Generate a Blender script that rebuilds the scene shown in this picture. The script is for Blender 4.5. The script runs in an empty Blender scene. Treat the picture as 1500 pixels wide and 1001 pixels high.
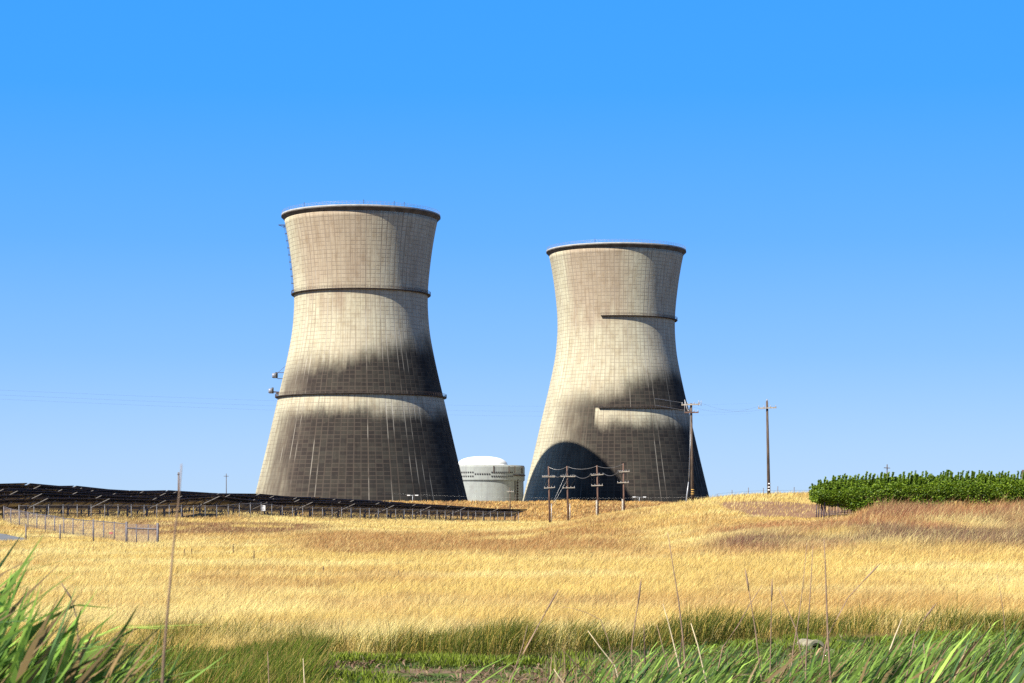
import bpy, math, random
import numpy as np
from math import sin, cos, pi, radians, sqrt, atan2
random.seed(7)
RNG = np.random.default_rng(11)
S = bpy.context.scene
COL = S.collection

# ------------------------------------------------------------------ camera
F = 3000.0            # focal length in photograph pixels (photo is 1500 wide)
CH = 3.4              # eye height above the wet meadow
HY = 745.0            # horizon row in the photograph
cd = bpy.data.cameras.new('camera')
cam = bpy.data.objects.new('camera', cd)
COL.objects.link(cam)
cam.location = (0, 0, CH)
cam.rotation_euler = (radians(90), 0, 0)
cd.sensor_width = 36.0
cd.lens = 36.0 * F / 1500.0
cd.shift_y = (HY - 500.5) / 1500.0
cd.clip_start = 0.3
cd.clip_end = 60000
cd.dof.use_dof = True
cd.dof.focus_distance = 160.0
cd.dof.aperture_fstop = 12.0
S.camera = cam

# ------------------------------------------------------------------ sky, sun
EXPO = 0.95
SUN_EL = radians(45)
SUN_DIR = (-0.72, -0.69)          # horizontal direction towards the sun
W = bpy.data.worlds.new('World')
S.world = W
W.use_nodes = True
nt = W.node_tree
bg = nt.nodes['Background']
sky = nt.nodes.new('ShaderNodeTexSky')
sky.sky_type = 'NISHITA'
sky.sun_disc = False
sky.sun_elevation = SUN_EL
sky.sun_rotation = atan2(SUN_DIR[0], SUN_DIR[1])
sky.air_density = 1.0
sky.dust_density = 0.3
sky.ozone_density = 3.0
tc = nt.nodes.new('ShaderNodeTexCoord')
sp = nt.nodes.new('ShaderNodeSeparateXYZ')
nt.links.new(tc.outputs['Generated'], sp.inputs[0])
rp = nt.nodes.new('ShaderNodeValToRGB')
nt.links.new(sp.outputs['Z'], rp.inputs[0])
els = [(0.0, (.47, .69, .97)), (0.03, (.38, .63, 1.02)), (0.075, (.22, .515, 1.08)), (0.13, (.105, .425, 1.1)),
       (0.20, (.036, .365, 1.12)), (0.27, (.028, .345, 1.10)), (0.36, (.045, .18, .52)), (1.0, (.012, .045, .15))]
cr = rp.color_ramp
while len(cr.elements) < len(els):
    cr.elements.new(0.5)
for e, (p, c) in zip(cr.elements, els):
    e.position = p
    e.color = (c[0], c[1], c[2], 1)
sc_ = nt.nodes.new('ShaderNodeVectorMath'); sc_.operation = 'SCALE'
sc_.inputs['Scale'].default_value = 10.0/2**EXPO
nt.links.new(rp.outputs[0], sc_.inputs[0])
mx = nt.nodes.new('ShaderNodeMix'); mx.data_type = 'RGBA'
mx.inputs[0].default_value = 0.93
nt.links.new(sky.outputs[0], mx.inputs[6])
nt.links.new(sc_.outputs[0], mx.inputs[7])
nt.links.new(mx.outputs[2], bg.inputs[0])
bg.inputs[1].default_value = 0.10

sl = bpy.data.lights.new('sun', 'SUN')
sl.energy = 5.0
sl.angle = radians(0.53)
sl.color = (1.0, 0.945, 0.84)
so = bpy.data.objects.new('sun', sl)
COL.objects.link(so)
n_ = sqrt(SUN_DIR[0]**2 + SUN_DIR[1]**2)
sv = (SUN_DIR[0]/n_*cos(SUN_EL), SUN_DIR[1]/n_*cos(SUN_EL), sin(SUN_EL))
import mathutils
so.rotation_euler = mathutils.Vector(sv).to_track_quat('Z', 'Y').to_euler()
so.location = (-80, -60, 120)

S.view_settings.view_transform = 'Standard'
S.view_settings.look = 'None'
S.view_settings.exposure = EXPO
S.view_settings.gamma = 1.0
S.render.engine = 'CYCLES'
S.cycles.max_bounces = 6
S.cycles.transparent_max_bounces = 24
S.cycles.use_denoising = False
S.cycles.diffuse_bounces = 3

# ------------------------------------------------------------------ helpers
def tag(o, label=None, cat=None, group=None, kind=None):
    if label: o['label'] = label
    if cat: o['category'] = cat
    if group: o['group'] = group
    if kind: o['kind'] = kind
    return o

def thing(name, label, cat, loc=(0, 0, 0), rz=0, group=None):
    o = bpy.data.objects.new(name, None)
    o.empty_display_size = 0.3
    COL.objects.link(o)
    o.location = loc
    o.rotation_euler = (0, 0, rz)
    return tag(o, label, cat, group)

def link(name, me, parent=None, loc=None):
    o = bpy.data.objects.new(name, me)
    COL.objects.link(o)
    if parent is not None: o.parent = parent
    if loc is not None: o.location = loc
    return o

def copy_tree(o, parent=None):
    c = o.copy()
    COL.objects.link(c)
    if parent is not None: c.parent = parent
    for ch in list(o.children):
        copy_tree(ch, c)
    return c

def basis(d):
    d = np.array(d, float); d /= np.linalg.norm(d)
    a = np.array([0, 0, 1.0]) if abs(d[2]) < .9 else np.array([1.0, 0, 0])
    u = np.cross(a, d); u /= np.linalg.norm(u)
    return d, u, np.cross(d, u)

class MB:
    def __init__(self):
        self.v = []; self.f = []; self.sm = []
    def add(self, vs, fs, smooth=False):
        n = len(self.v)
        self.v += [tuple(map(float, p)) for p in vs]
        self.f += [tuple(i + n for i in f) for f in fs]
        self.sm += [smooth]*len(fs)
        return self
    def box(self, c, s, rz=0, m=None):
        hx, hy, hz = s[0]/2, s[1]/2, s[2]/2
        vs = []
        for x, y, z in [(-hx,-hy,-hz),(hx,-hy,-hz),(hx,hy,-hz),(-hx,hy,-hz),(-hx,-hy,hz),(hx,-hy,hz),(hx,hy,hz),(-hx,hy,hz)]:
            X = x*cos(rz)-y*sin(rz); Y = x*sin(rz)+y*cos(rz)
            vs.append((X+c[0], Y+c[1], z+c[2]))
        return self.add(vs, [(0,3,2,1),(4,5,6,7),(0,1,5,4),(1,2,6,5),(2,3,7,6),(3,0,4,7)])
    def beam(self, p0, p1, w, h):
        p0 = np.array(p0, float); p1 = np.array(p1, float)
        d, u, v = basis(p1-p0)
        vs = []
        for p in (p0, p1):
            for a, b in ((-1,-1),(1,-1),(1,1),(-1,1)):
                vs.append(p+u*a*w/2+v*b*h/2)
        return self.add(vs, [(3,2,1,0),(4,5,6,7),(0,1,5,4),(1,2,6,5),(2,3,7,6),(3,0,4,7)])
    def tube(self, pts, rs, n=8, cap=True, smooth=True):
        pts = [np.array(p, float) for p in pts]
        if not hasattr(rs, '__len__'): rs = [rs]*len(pts)
        vs = []; fs = []
        for i, p in enumerate(pts):
            d = pts[min(i+1, len(pts)-1)] - pts[max(i-1, 0)]
            d, u, v = basis(d)
            for k in range(n):
                a = 2*pi*k/n
                vs.append(p + (u*cos(a)+v*sin(a))*rs[i])
        for i in range(len(pts)-1):
            for k in range(n):
                k2 = (k+1) % n
                fs.append((i*n+k, i*n+k2, (i+1)*n+k2, (i+1)*n+k))
        self.add(vs, fs, smooth)
        if cap:
            m = len(self.v)-len(vs)
            self.f.append(tuple(m+k for k in range(n-1, -1, -1))); self.sm.append(False)
            self.f.append(tuple(m+(len(pts)-1)*n+k for k in range(n))); self.sm.append(False)
        return self
    def lathe(self, prof, n, a0=0, a1=2*pi, smooth=True, closed_prof=False):
        full = abs(a1-a0-2*pi) < 1e-6
        cols = n if full else n+1
        m = len(prof); vs = []; fs = []
        for i in range(cols):
            a = a0+(a1-a0)*i/n
            for r, z in prof:
                vs.append((r*sin(a), -r*cos(a), z))
        for i in range(n):
            j = (i+1) % cols
            for k in range(m if closed_prof else m-1):
                k2 = (k+1) % m
                fs.append((i*m+k, j*m+k, j*m+k2, i*m+k2))
        if not full and closed_prof:
            fs.append(tuple(range(m-1, -1, -1)))
            fs.append(tuple((cols-1)*m+k for k in range(m)))
        return self.add(vs, fs, smooth)
    def mesh(self, name, mat):
        me = bpy.data.meshes.new(name)
        me.from_pydata(self.v, [], self.f)
        me.polygons.foreach_set('use_smooth', self.sm)
        me.materials.append(mat)
        me.update()
        return me
    def build(self, name, mat, parent=None, loc=None):
        return link(name, self.mesh(name, mat), parent, loc)

def bulk_mesh(name, verts, faces, fcol, mat, smooth=False):
    """verts (N,3), faces (M,k) all same size, fcol (M,3) per-face colour"""
    me = bpy.data.meshes.new(name)
    nv = len(verts); nf, k = faces.shape
    me.vertices.add(nv); me.loops.add(nf*k); me.polygons.add(nf)
    me.vertices.foreach_set('co', np.ascontiguousarray(verts, dtype=np.float32).ravel())
    me.loops.foreach_set('vertex_index', np.ascontiguousarray(faces, dtype=np.int32).ravel())
    me.polygons.foreach_set('loop_start', np.arange(nf, dtype=np.int32)*k)
    me.update(calc_edges=True)
    if fcol is not None:
        at = me.attributes.new('tint', 'FLOAT_VECTOR', 'FACE')
        at.data.foreach_set('vector', np.ascontiguousarray(fcol, dtype=np.float32).ravel())
    if smooth:
        me.polygons.foreach_set('use_smooth', np.ones(nf, dtype=bool))
    me.materials.append(mat)
    return me

# lattice value noise in numpy
_PERM = RNG.random((256, 256))
def vnoise(x, y):
    x = np.asarray(x, float); y = np.asarray(y, float)
    xi = np.floor(x).astype(int); yi = np.floor(y).astype(int)
    fx = x-xi; fy = y-yi
    fx = fx*fx*(3-2*fx); fy = fy*fy*(3-2*fy)
    g = lambda a, b: _PERM[a & 255, b & 255]
    return (g(xi, yi)*(1-fx)+g(xi+1, yi)*fx)*(1-fy)+(g(xi, yi+1)*(1-fx)+g(xi+1, yi+1)*fx)*fy
def fbm(x, y, o=3):
    r = 0; a = .5; t = 0
    for i in range(o):
        r = r+a*vnoise(x*2**i+17*i, y*2**i+31*i); t += a; a *= .5
    return r/t
def sstep(a, b, x):
    t = np.clip((np.asarray(x, float)-a)/(b-a), 0, 1)
    return t*t*(3-2*t)

# ------------------------------------------------------------------ node helper
class G:
    def __init__(self, name):
        self.m = bpy.data.materials.new(name)
        self.m.use_nodes = True
        self.t = self.m.node_tree
        self.b = self.t.nodes['Principled BSDF']
        self.out = self.t.nodes['Material Output']
    def n(self, ty, **kw):
        nd = self.t.nodes.new(ty)
        for k, v in kw.items(): setattr(nd, k, v)
        return nd
    def put(self, sock, v):
        if isinstance(v, bpy.types.NodeSocket): self.t.links.new(v, sock)
        elif v is not None:
            if isinstance(v, tuple) and len(v) == 3 and sock.type == 'RGBA': v = v+(1,)
            sock.default_value = v
    def math(self, op, a, b=None, c=None, clamp=False):
        nd = self.n('ShaderNodeMath', operation=op, use_clamp=clamp)
        self.put(nd.inputs[0], a)
        if b is not None: self.put(nd.inputs[1], b)
        if c is not None: self.put(nd.inputs[2], c)
        return nd.outputs[0]
    def add(self, a, b): return self.math('ADD', a, b)
    def sub(self, a, b): return self.math('SUBTRACT', a, b)
    def mul(self, a, b): return self.math('MULTIPLY', a, b)
    def ss(self, x, a, b):
        nd = self.n('ShaderNodeMapRange', interpolation_type='SMOOTHSTEP')
        self.put(nd.inputs[0], x)
        if a < b:
            vals = (a, b, 0.0, 1.0)
        else:
            vals = (b, a, 1.0, 0.0)
        for i, v in enumerate(vals): nd.inputs[i+1].default_value = v
        return nd.outputs[0]
    def mix(self, f, a, b, blend='MIX'):
        nd = self.n('ShaderNodeMix', data_type='RGBA', blend_type=blend)
        self.put(nd.inputs[0], f); self.put(nd.inputs[6], a); self.put(nd.inputs[7], b)
        return nd.outputs[2]
    def fmix(self, f, a, b):
        nd = self.n('ShaderNodeMix', data_type='FLOAT')
        self.put(nd.inputs[0], f); self.put(nd.inputs[2], a); self.put(nd.inputs[3], b)
        return nd.outputs[0]
    def vec(self, x, y, z):
        nd = self.n('ShaderNodeCombineXYZ')
        self.put(nd.inputs[0], x); self.put(nd.inputs[1], y); self.put(nd.inputs[2], z)
        return nd.outputs[0]
    def noise(self, v, scale, detail=2.0, rough=.5):
        nd = self.n('ShaderNodeTexNoise')
        if v is not None: self.put(nd.inputs['Vector'], v)
        nd.inputs['Scale'].default_value = scale
        nd.inputs['Detail'].default_value = detail
        nd.inputs['Roughness'].default_value = rough
        return nd.outputs[0]
    def white(self, v):
        nd = self.n('ShaderNodeTexWhiteNoise', noise_dimensions='3D')
        self.put(nd.inputs['Vector'], v)
        return nd.outputs[0]
    def obj(self):
        return self.n('ShaderNodeTexCoord').outputs['Object']
    def scalev(self, v, s):
        nd = self.n('ShaderNodeVectorMath', operation='MULTIPLY')
        self.put(nd.inputs[0], v); nd.inputs[1].default_value = s
        return nd.outputs[0]
    def xyz(self, v):
        nd = self.n('ShaderNodeSeparateXYZ'); self.put(nd.inputs[0], v)
        return nd.outputs
    def set(self, base=None, rough=.8, metal=0, spec=.3):
        if base is not None: self.put(self.b.inputs['Base Color'], base)
        self.put(self.b.inputs['Roughness'], rough)
        self.put(self.b.inputs['Metallic'], metal)
        self.b.inputs['Specular IOR Level'].default_value = spec
        return self.m
    def bump(self, h, strength=.3, dist=.1):
        nd = self.n('ShaderNodeBump')
        nd.inputs['Strength'].default_value = strength
        nd.inputs['Distance'].default_value = dist
        self.put(nd.inputs['Height'], h)
        self.t.links.new(nd.outputs[0], self.b.inputs['Normal'])

def plain(name, c, rough=.7, metal=0, var=.25, scale=3.0, stretch=(1, 1, 1), spec=.3):
    g = G(name)
    nz = g.noise(g.scalev(g.obj(), stretch), scale, 4)
    a = tuple(x*(1-var) for x in c); b = tuple(min(1, x*(1+var)) for x in c)
    return g.set(g.mix(g.ss(nz, .3, .7), a, b), rough, metal, spec)

def leafmat(name, trans=.35, rough=.6, spec=.15):
    g = G(name)
    at = g.n('ShaderNodeAttribute', attribute_name='tint')
    df = g.b
    g.put(df.inputs['Base Color'], at.outputs['Vector'])
    df.inputs['Roughness'].default_value = rough
    df.inputs['Specular IOR Level'].default_value = spec
    tr = g.n('ShaderNodeBsdfTranslucent')
    g.put(tr.inputs[0], at.outputs['Vector'])
    ms = g.n('ShaderNodeMixShader')
    ms.inputs[0].default_value = trans
    g.t.links.new(df.outputs[0], ms.inputs[1]); g.t.links.new(tr.outputs[0], ms.inputs[2])
    g.t.links.new(ms.outputs[0], g.out.inputs[0])
    return g.m

M = {}
M['wood'] = plain('weathered_pole_wood', (.095, .068, .05), .85, var=.45, scale=2.5, stretch=(4, 4, .4))
M['wood_red'] = plain('creosoted_pole_wood', (.13, .075, .055), .85, var=.5, scale=2.5, stretch=(4, 4, .4))
M['arm'] = plain('weathered_crossarm_wood', (.34, .30, .24), .85, var=.3, scale=4)
M['galv'] = plain('galvanised_steel', (.36, .37, .38), .5, .5, var=.2, scale=6)
M['fence_steel'] = plain('weathered_fence_steel', (.25, .25, .26), .6, .3, var=.2, scale=6)
M['galv_dark'] = plain('dull_steel_post', (.14, .13, .14), .6, .3, var=.25, scale=6)
M['wire'] = plain('aluminium_wire', (.22, .22, .22), .4, .6, var=.1)
M['wire_dark'] = plain('dark_wire', (.06, .06, .06), .5, .2, var=.1)
M['white'] = plain('white_paint', (.78, .78, .76), .5, var=.06)
M['red'] = plain('red_sign_paint', (.42, .04, .05), .5, var=.1)
M['rust'] = plain('rusty_steel', (.09, .065, .055), .8, .2, var=.4, scale=2)
M['porcelain'] = plain('insulator_porcelain', (.30, .30, .31), .3, var=.05)
M['grass'] = leafmat('dry_grass_blade', .30)
M['green'] = leafmat('green_blade', .35, .55, .12)
M['leaf'] = leafmat('vine_leaf', .35, .5, .25)
M['dead'] = leafmat('dead_reed_litter', .15)

# ------------------------------------------------------------------ terrain
TU = np.array([-.42, -.34, -.25, -.167, -.083, 0.0, .067, .117, .183, .25, .34, .45])
TD = np.array([5, 14, 22, 30, 40, 55, 75, 100, 120, 140, 165, 200, 230, 245, 270, 300, 340, 400, 470, 550, 610, 700, 900, 1500, 5000], float)
same = lambda v: [v]*12
TZ = [same(1.35), same(.75), same(.2), same(.02), same(0), same(0), same(0), same(0),
 #  -.42 -.34  -.25  -.167 -.083  0    .067  .117  .183  .25   .34  .45
 [-.1, -.1, -.1, -.05, .0,  .0,  .1,  .45,  .65,  .7,  .7, .7],     # 120
 [-.2, -.2, -.2, -.1,  .05, .05, .35, 1.25,  1.65, 1.6, 1.6, 1.6],   # 140
 [-.1, -.2, -.2, -.15, .10, .15, .8,  2.1,  2.85,  2.9, 2.9, 2.9],   # 165
 [.1,  .0,  -.1, -.35, .2,  .2,  1.9, 3.3,  3.7, 3.7, 3.7, 3.7],   # 200
 [.6,  .5,  .3,  .0,   .3,  .3,  2.9, 4.0,  4.0,  4.0, 4.1, 4.2],   # 230
 [1.1, .9,  .7,  .3,   .45, .3,  3.0, 4.4,  4.5,  4.4, 4.4, 4.4],   # 245
 [1.9, 1.8, 1.6, .8,   .6,  .3,  2.7, 4.5,  4.6,  4.5, 4.5, 4.5],   # 270
 [3.4, 3.3, 3.2, 1.5,  .8,  .3,  2.0, 4.2,  4.6,  4.6, 4.6, 4.6],   # 300
 [5.3, 5.2, 4.9, 3.0,  1.05, .35, .9, 3.4,  4.6,  4.7, 4.7, 4.7],   # 340
 [6.2, 6.2, 5.9, 4.3,  2.3, .4,  .4,  2.6,  4.5,  4.8, 4.8, 4.8],   # 400
 [6.3, 6.3, 6.0, 4.6,  3.0, 1.0, 1.2, 2.6,  4.4,  4.8, 4.8, 4.8],   # 470
 [6.3, 6.3, 6.0, 4.6,  3.4, 3.7, 3.8, 3.4,  4.2,  4.6, 4.6, 4.6],   # 550
 [6.0, 6.0, 5.5, 4.6,  4.2, 4.75, 4.6, 4.0, 4.0,  4.2, 4.2, 4.2],   # 610
 [5.0, 5.0, 4.6, 4.2,  4.0, 4.5, 4.4, 4.0, 4.0,  4.0, 4.0, 4.0],    # 700
 same(3.5), same(3.2), same(3.0)]
TZ = np.array(TZ)
def _cub(p0, p1, p2, p3, t):   # catmull-rom damped
    m1 = (p2-p0)*.35; m2 = (p3-p1)*.35
    t2 = t*t; t3 = t2*t
    return (2*t3-3*t2+1)*p1+(t3-2*t2+t)*m1+(-2*t3+3*t2)*p2+(t3-t2)*m2
def terrain(X, Y, rough=True):
    X = np.asarray(X, float); Y = np.asarray(Y, float)
    D = np.clip(Y, 5, 4999.0)
    U = np.clip(X/np.maximum(Y, 5), TU[0], TU[-1]-1e-6)
    i = np.clip(np.searchsorted(TD, D, side='right')-1, 0, len(TD)-2)
    j = np.clip(np.searchsorted(TU, U, side='right')-1, 0, len(TU)-2)
    t = (D-TD[i])/(TD[i+1]-TD[i]); s = (U-TU[j])/(TU[j+1]-TU[j])
    rows = []
    for di in (-1, 0, 1, 2):
        ii = np.clip(i+di, 0, len(TD)-1)
        q = [TZ[ii, np.clip(j+dj, 0, len(TU)-1)] for dj in (-1, 0, 1, 2)]
        rows.append(_cub(q[0], q[1], q[2], q[3], s))
    z = _cub(rows[0], rows[1], rows[2], rows[3], t)
    z = np.where(Y < 5, 1.35+.4*sstep(5, -1, Y), z)
    if rough:
        a = .14*sstep(60, 120, D)
        z = z+a*(fbm(X/7.0+50, Y/9.0+50, 3)-.5)*2*.9
        z = z+(fbm(X/30.+9, Y/30.+9, 2)-.5)*.25*sstep(90, 160, D)
        z = z+(fbm(X/16.+8, Y/16.+2, 2)-.5)*2.0*sstep(-.05, -.14, U)*sstep(300, 330, D)*sstep(520, 470, D)
        z = z+(fbm(X/18.+3, Y/18.+5, 3)-.5)*2.2*sstep(440, 540, D)*sstep(680, 600, D)
    return z
def tz(x, y): return float(terrain(np.array([x]), np.array([y]))[0])
def at(px, D, py=None):
    """world point seen at photo column px, depth D (row py, or on the ground)"""
    x = (px-750.)/F*D
    return (x, D, CH+(HY-py)/F*D if py is not None else tz(x, D))

def axis(spec):
    out = []
    for a, b, st in spec: out += list(np.arange(a, b, st))
    return np.array(out+[spec[-1][1]])
gy = axis([(-3000, -200, 400), (-200, -10, 20), (-10, 40, 1.25), (40, 130, 1.5), (130, 420, 2.5), (420, 720, 5), (720, 1500, 40), (1500, 5000, 350), (5000, 30000, 2500)])
gx = axis([(-12000, -1000, 1000), (-1000, -200, 50), (-200, -110, 6), (-110, 110, 1.8), (110, 200, 6), (200, 1000, 50), (1000, 12000, 1000)])
GX, GY = np.meshgrid(gx, gy)
GZ = terrain(GX, GY)
nx_, ny_ = len(gx), len(gy)
idx = np.arange(nx_*ny_).reshape(ny_, nx_)
fc = np.stack([idx[:-1, :-1], idx[:-1, 1:], idx[1:, 1:], idx[1:, :-1]], -1).reshape(-1, 4)
def ground_mat():
    g = G('dry_soil_and_thatch')
    v = g.n('ShaderNodeNewGeometry').outputs['Position']
    p = g.xyz(v)
    n1 = g.noise(g.scalev(v, (.25, .12, 1)), 1.0, 5)
    n2 = g.noise(v, 3.0, 5, .7)
    straw = g.mix(g.ss(n1, .35, .65), (.27, .18, .075), (.20, .12, .055))
    straw = g.mix(g.ss(p[1], 640, 700), straw, (.085, .07, .055))  # unseen ground round the towers, darkened to cut bounce light onto them
    straw = g.mix(g.mul(g.ss(n2, .4, .75), .5), straw, (.36, .26, .11))
    mud = g.mix(g.ss(n2, .35, .65), (.10, .065, .04), (.22, .15, .10))
    wet = g.mix(g.ss(g.noise(v, .9, 3), .4, .6), mud, (.075, .11, .025))
    return g.set(g.mix(g.ss(p[1], 58, 50), straw, wet), .95, 0, .1)
gm = bulk_mesh('ground', np.stack([GX, GY, GZ], -1).reshape(-1, 3), fc, None, ground_mat(), True)
tag(link('ground', gm), kind='structure')

def ribbon(name, pts, mat, lift=.05, n=60, sub=8):
    """pts: list of (left xy, right xy); a strip of ground cover that follows the terrain"""
    V = []; Fc = []
    L = np.array([p[0] for p in pts], float); R = np.array([p[1] for p in pts], float)
    tt = np.linspace(0, len(pts)-1, n)
    k = np.arange(len(pts))
    for t in tt:
        l = np.array([np.interp(t, k, L[:, 0]), np.interp(t, k, L[:, 1])])
        r = np.array([np.interp(t, k, R[:, 0]), np.interp(t, k, R[:, 1])])
        for s in range(sub+1):
            q = l+(r-l)*s/sub
            V.append((q[0], q[1], tz(q[0], q[1])+lift))
    for a in range(n-1):
        for s in range(sub):
            i0 = a*(sub+1)+s
            Fc.append((i0, i0+1, i0+sub+2, i0+sub+1))
    mb = MB(); mb.add(V, Fc, True)
    return tag(mb.build(name, mat), kind='structure')

def dirt_mat(name, a, b):
    g = G(name)
    v = g.n('ShaderNodeNewGeometry').outputs['Position']
    n1 = g.noise(v, .6, 5, .65); n2 = g.noise(v, 5, 4, .7)
    c = g.mix(g.ss(n1, .35, .65), a, b)
    c = g.mix(g.mul(g.ss(n2, .5, .7), .3), c, g.mix(.5, c, (.40, .29, .16)))
    return g.set(c, .95, 0, .1)
def uxy(px, D): return ((px-750.)/F*D, D)
# dirt track on the right-hand hill, and the grey paved drive at the far left
TRACK = [(uxy(1040, 226), uxy(1060, 236)), (uxy(1062, 203), uxy(1105, 232)), (uxy(1095, 183), uxy(1165, 222)), (uxy(1165, 172), uxy(1215, 205)), (uxy(1230, 167), uxy(1300, 190)), (uxy(1500, 165), uxy(1500, 180))]
ribbon('dirt_track', TRACK, dirt_mat('bare_earth_track', (.185, .10, .055), (.25, .145, .082)), .06)
DRIVE = [(uxy(-160, 192), uxy(-120, 240)), (uxy(-30, 196), uxy(-20, 236)), (uxy(28, 200), uxy(10, 226)), (uxy(44, 208), uxy(34, 216))]
ribbon('driveway', DRIVE, dirt_mat('old_asphalt', (.12, .13, .14), (.17, .18, .19)), .30)

# ------------------------------------------------------------------ cooling towers
PROF = [(0, 48.6), (10, 46.1), (30, 41.3), (51.7, 36.3), (61, 34.1), (70.9, 31.95), (80, 30.3), (90, 29.4), (98.3, 29.35), (106, 29.9), (116, 31.1), (124, 32.4), (130, 33.6)]
_pz = np.array([p[0] for p in PROF]); _pr = np.array([p[1] for p in PROF])
def tower_r(z):
    z = min(max(z, 0), 130)
    i = int(np.clip(np.searchsorted(_pz, z, side='right')-1, 0, len(_pz)-2))
    h = _pz[i+1]-_pz[i]; t = (z-_pz[i])/h
    def slope(k):
        k0 = max(k-1, 0); k1 = min(k+1, len(_pz)-1)
        return (_pr[k1]-_pr[k0])/(_pz[k1]-_pz[k0])
    m0 = slope(i)*h; m1 = slope(i+1)*h
    return float((2*t**3-3*t*t+1)*_pr[i]+(t**3-2*t*t+t)*m0+(-2*t**3+3*t*t)*_pr[i+1]+(t**3-t*t)*m1)
RING1, RING2 = 97.0, 52.0

def tower_mat(name, seed, phi0, zup_l, zup_r, aL, aR, warm):
    """stained concrete shell: angle phi (degrees, 0 = side towards the field), height z"""
    g = G(name)
    p = g.xyz(g.obj())
    phi = g.mul(g.math('ARCTAN2', p[0], g.mul(p[1], -1.0)), 180/pi)
    z = p[2]
    NV = 88.0
    cu = g.mul(phi, NV/360.0); cv = g.mul(z, 1/1.72)
    fu = g.math('ABSOLUTE', g.sub(g.math('FRACT', g.add(cu, 40.0)), .5))
    fv = g.math('ABSOLUTE', g.sub(g.math('FRACT', cv), .5))
    lu = g.ss(fu, .38, .46); lv = g.ss(fv, .37, .46)
    cell = g.vec(g.math('FLOOR', g.add(cu, 40.0)), g.math('FLOOR', cv), seed)
    wn = g.white(cell)
    coln = g.white(g.vec(g.math('FLOOR', g.add(cu, 40.0)), seed+3, 7.0))
    ribn = g.white(g.vec(g.math('ROUND', g.add(cu, 40.0)), seed+5, 9.0))
    pv = g.vec(g.mul(phi, .25), g.mul(z, .035), seed)         # streaky, runs down the wall
    pb = g.vec(g.mul(phi, .06), g.mul(z, .06), seed+2)         # blotchy
    ns = g.sub(g.noise(pv, 1.6, 4, .6), .5)
    nb = g.sub(g.noise(pb, 1.0, 3, .5), .5)
    nf = g.sub(g.noise(g.vec(g.mul(phi, .7), g.mul(z, .8), seed), 1.0, 3, .7), .5)
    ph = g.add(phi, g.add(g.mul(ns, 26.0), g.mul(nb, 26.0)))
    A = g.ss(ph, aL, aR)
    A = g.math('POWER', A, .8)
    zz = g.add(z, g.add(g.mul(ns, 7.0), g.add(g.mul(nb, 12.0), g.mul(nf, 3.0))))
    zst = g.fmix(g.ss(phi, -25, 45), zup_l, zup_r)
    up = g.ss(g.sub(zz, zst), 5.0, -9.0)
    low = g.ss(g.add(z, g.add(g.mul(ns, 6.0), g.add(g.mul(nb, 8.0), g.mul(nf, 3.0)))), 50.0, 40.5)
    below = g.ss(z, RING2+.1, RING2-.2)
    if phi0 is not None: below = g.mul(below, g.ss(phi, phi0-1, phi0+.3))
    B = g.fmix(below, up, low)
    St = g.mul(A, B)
    St = g.mul(St, g.fmix(g.ss(wn, 0, 1), .95, 1.0))
    # clean concrete: mottled, greyer and darker towards the right flank
    base = g.mix(g.ss(nb, -.18, .2), (.54, .515, .37), (.49, .455, .33))
    wrm = g.mul(g.ss(g.add(phi, g.mul(ns, 20)), warm[0], warm[1]), g.ss(phi, warm[3], warm[2]))
    wrm = g.mul(wrm, g.fmix(g.ss(g.add(z, g.mul(nb, 40)), 85, 104), .35, 1.0))
    base = g.mix(g.mul(wrm, .75), base, (.335, .255, .185))
    base = g.mix(g.mul(g.ss(phi, 0, 50), .4), base, (.33, .315, .30))
    base = g.mix(1.0, base, g.mix(wn, (.96, .96, .96), (1.03, 1.03, 1.03)), 'MULTIPLY')
    base = g.mix(g.mul(g.ss(nf, .05, .3), .25), base, (.62, .57, .44))
    n5 = g.noise(g.vec(g.mul(phi, .9), g.mul(z, .05), seed+4), 1.3, 4, .65)
    base = g.mix(g.ss(n5, .38, .72), base, g.mix(1.0, base, (.74, .70, .66), 'MULTIPLY'))
    n6 = g.noise(g.vec(g.mul(phi, .14), g.mul(z, .16), seed+6), 1.2, 5, .65)
    base = g.mix(g.ss(n6, .45, .7), base, g.mix(1.0, base, (.86, .82, .78), 'MULTIPLY'))
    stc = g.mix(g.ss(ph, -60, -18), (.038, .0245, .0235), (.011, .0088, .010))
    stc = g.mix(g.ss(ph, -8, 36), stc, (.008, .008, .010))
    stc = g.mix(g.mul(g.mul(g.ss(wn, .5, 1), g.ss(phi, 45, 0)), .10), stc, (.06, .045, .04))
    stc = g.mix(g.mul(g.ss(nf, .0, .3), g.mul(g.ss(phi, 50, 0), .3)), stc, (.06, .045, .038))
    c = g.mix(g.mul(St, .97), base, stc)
    # joints: dark on clean concrete, pale lime on stained concrete
    isst = g.ss(St, .35, .65)
    ljc = g.mix(isst, (.17, .135, .11), (.105, .08, .062))
    lim = g.fmix(isst, 1.0, g.fmix(g.ss(phi, 10, 45), 1.0, .5))
    hgate = g.mul(g.ss(g.add(g.white(g.vec(g.math('FLOOR', g.mul(cu, 1.0)), g.math('ROUND', cv), seed+8)), nf), .0, .4), .75)
    vgate = g.fmix(g.ss(ribn, .3, .8), .45, .95)
    lj = g.math('MAXIMUM', g.mul(lu, vgate), g.mul(lv, hgate))
    c = g.mix(g.mul(g.mul(lj, lim), .66), c, ljc)
    # a few long white drips along the ribs
    drip = g.mul(g.mul(g.ss(fu, .42, .48), g.ss(ribn, .52, .60)), g.mul(g.ss(z, 122, 92), g.ss(g.add(nb, g.mul(ns, .6)), -.05, .1)))
    drip = g.mul(drip, g.fmix(isst, .6, .32))
    c = g.mix(drip, c, (.60, .57, .48))
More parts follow.
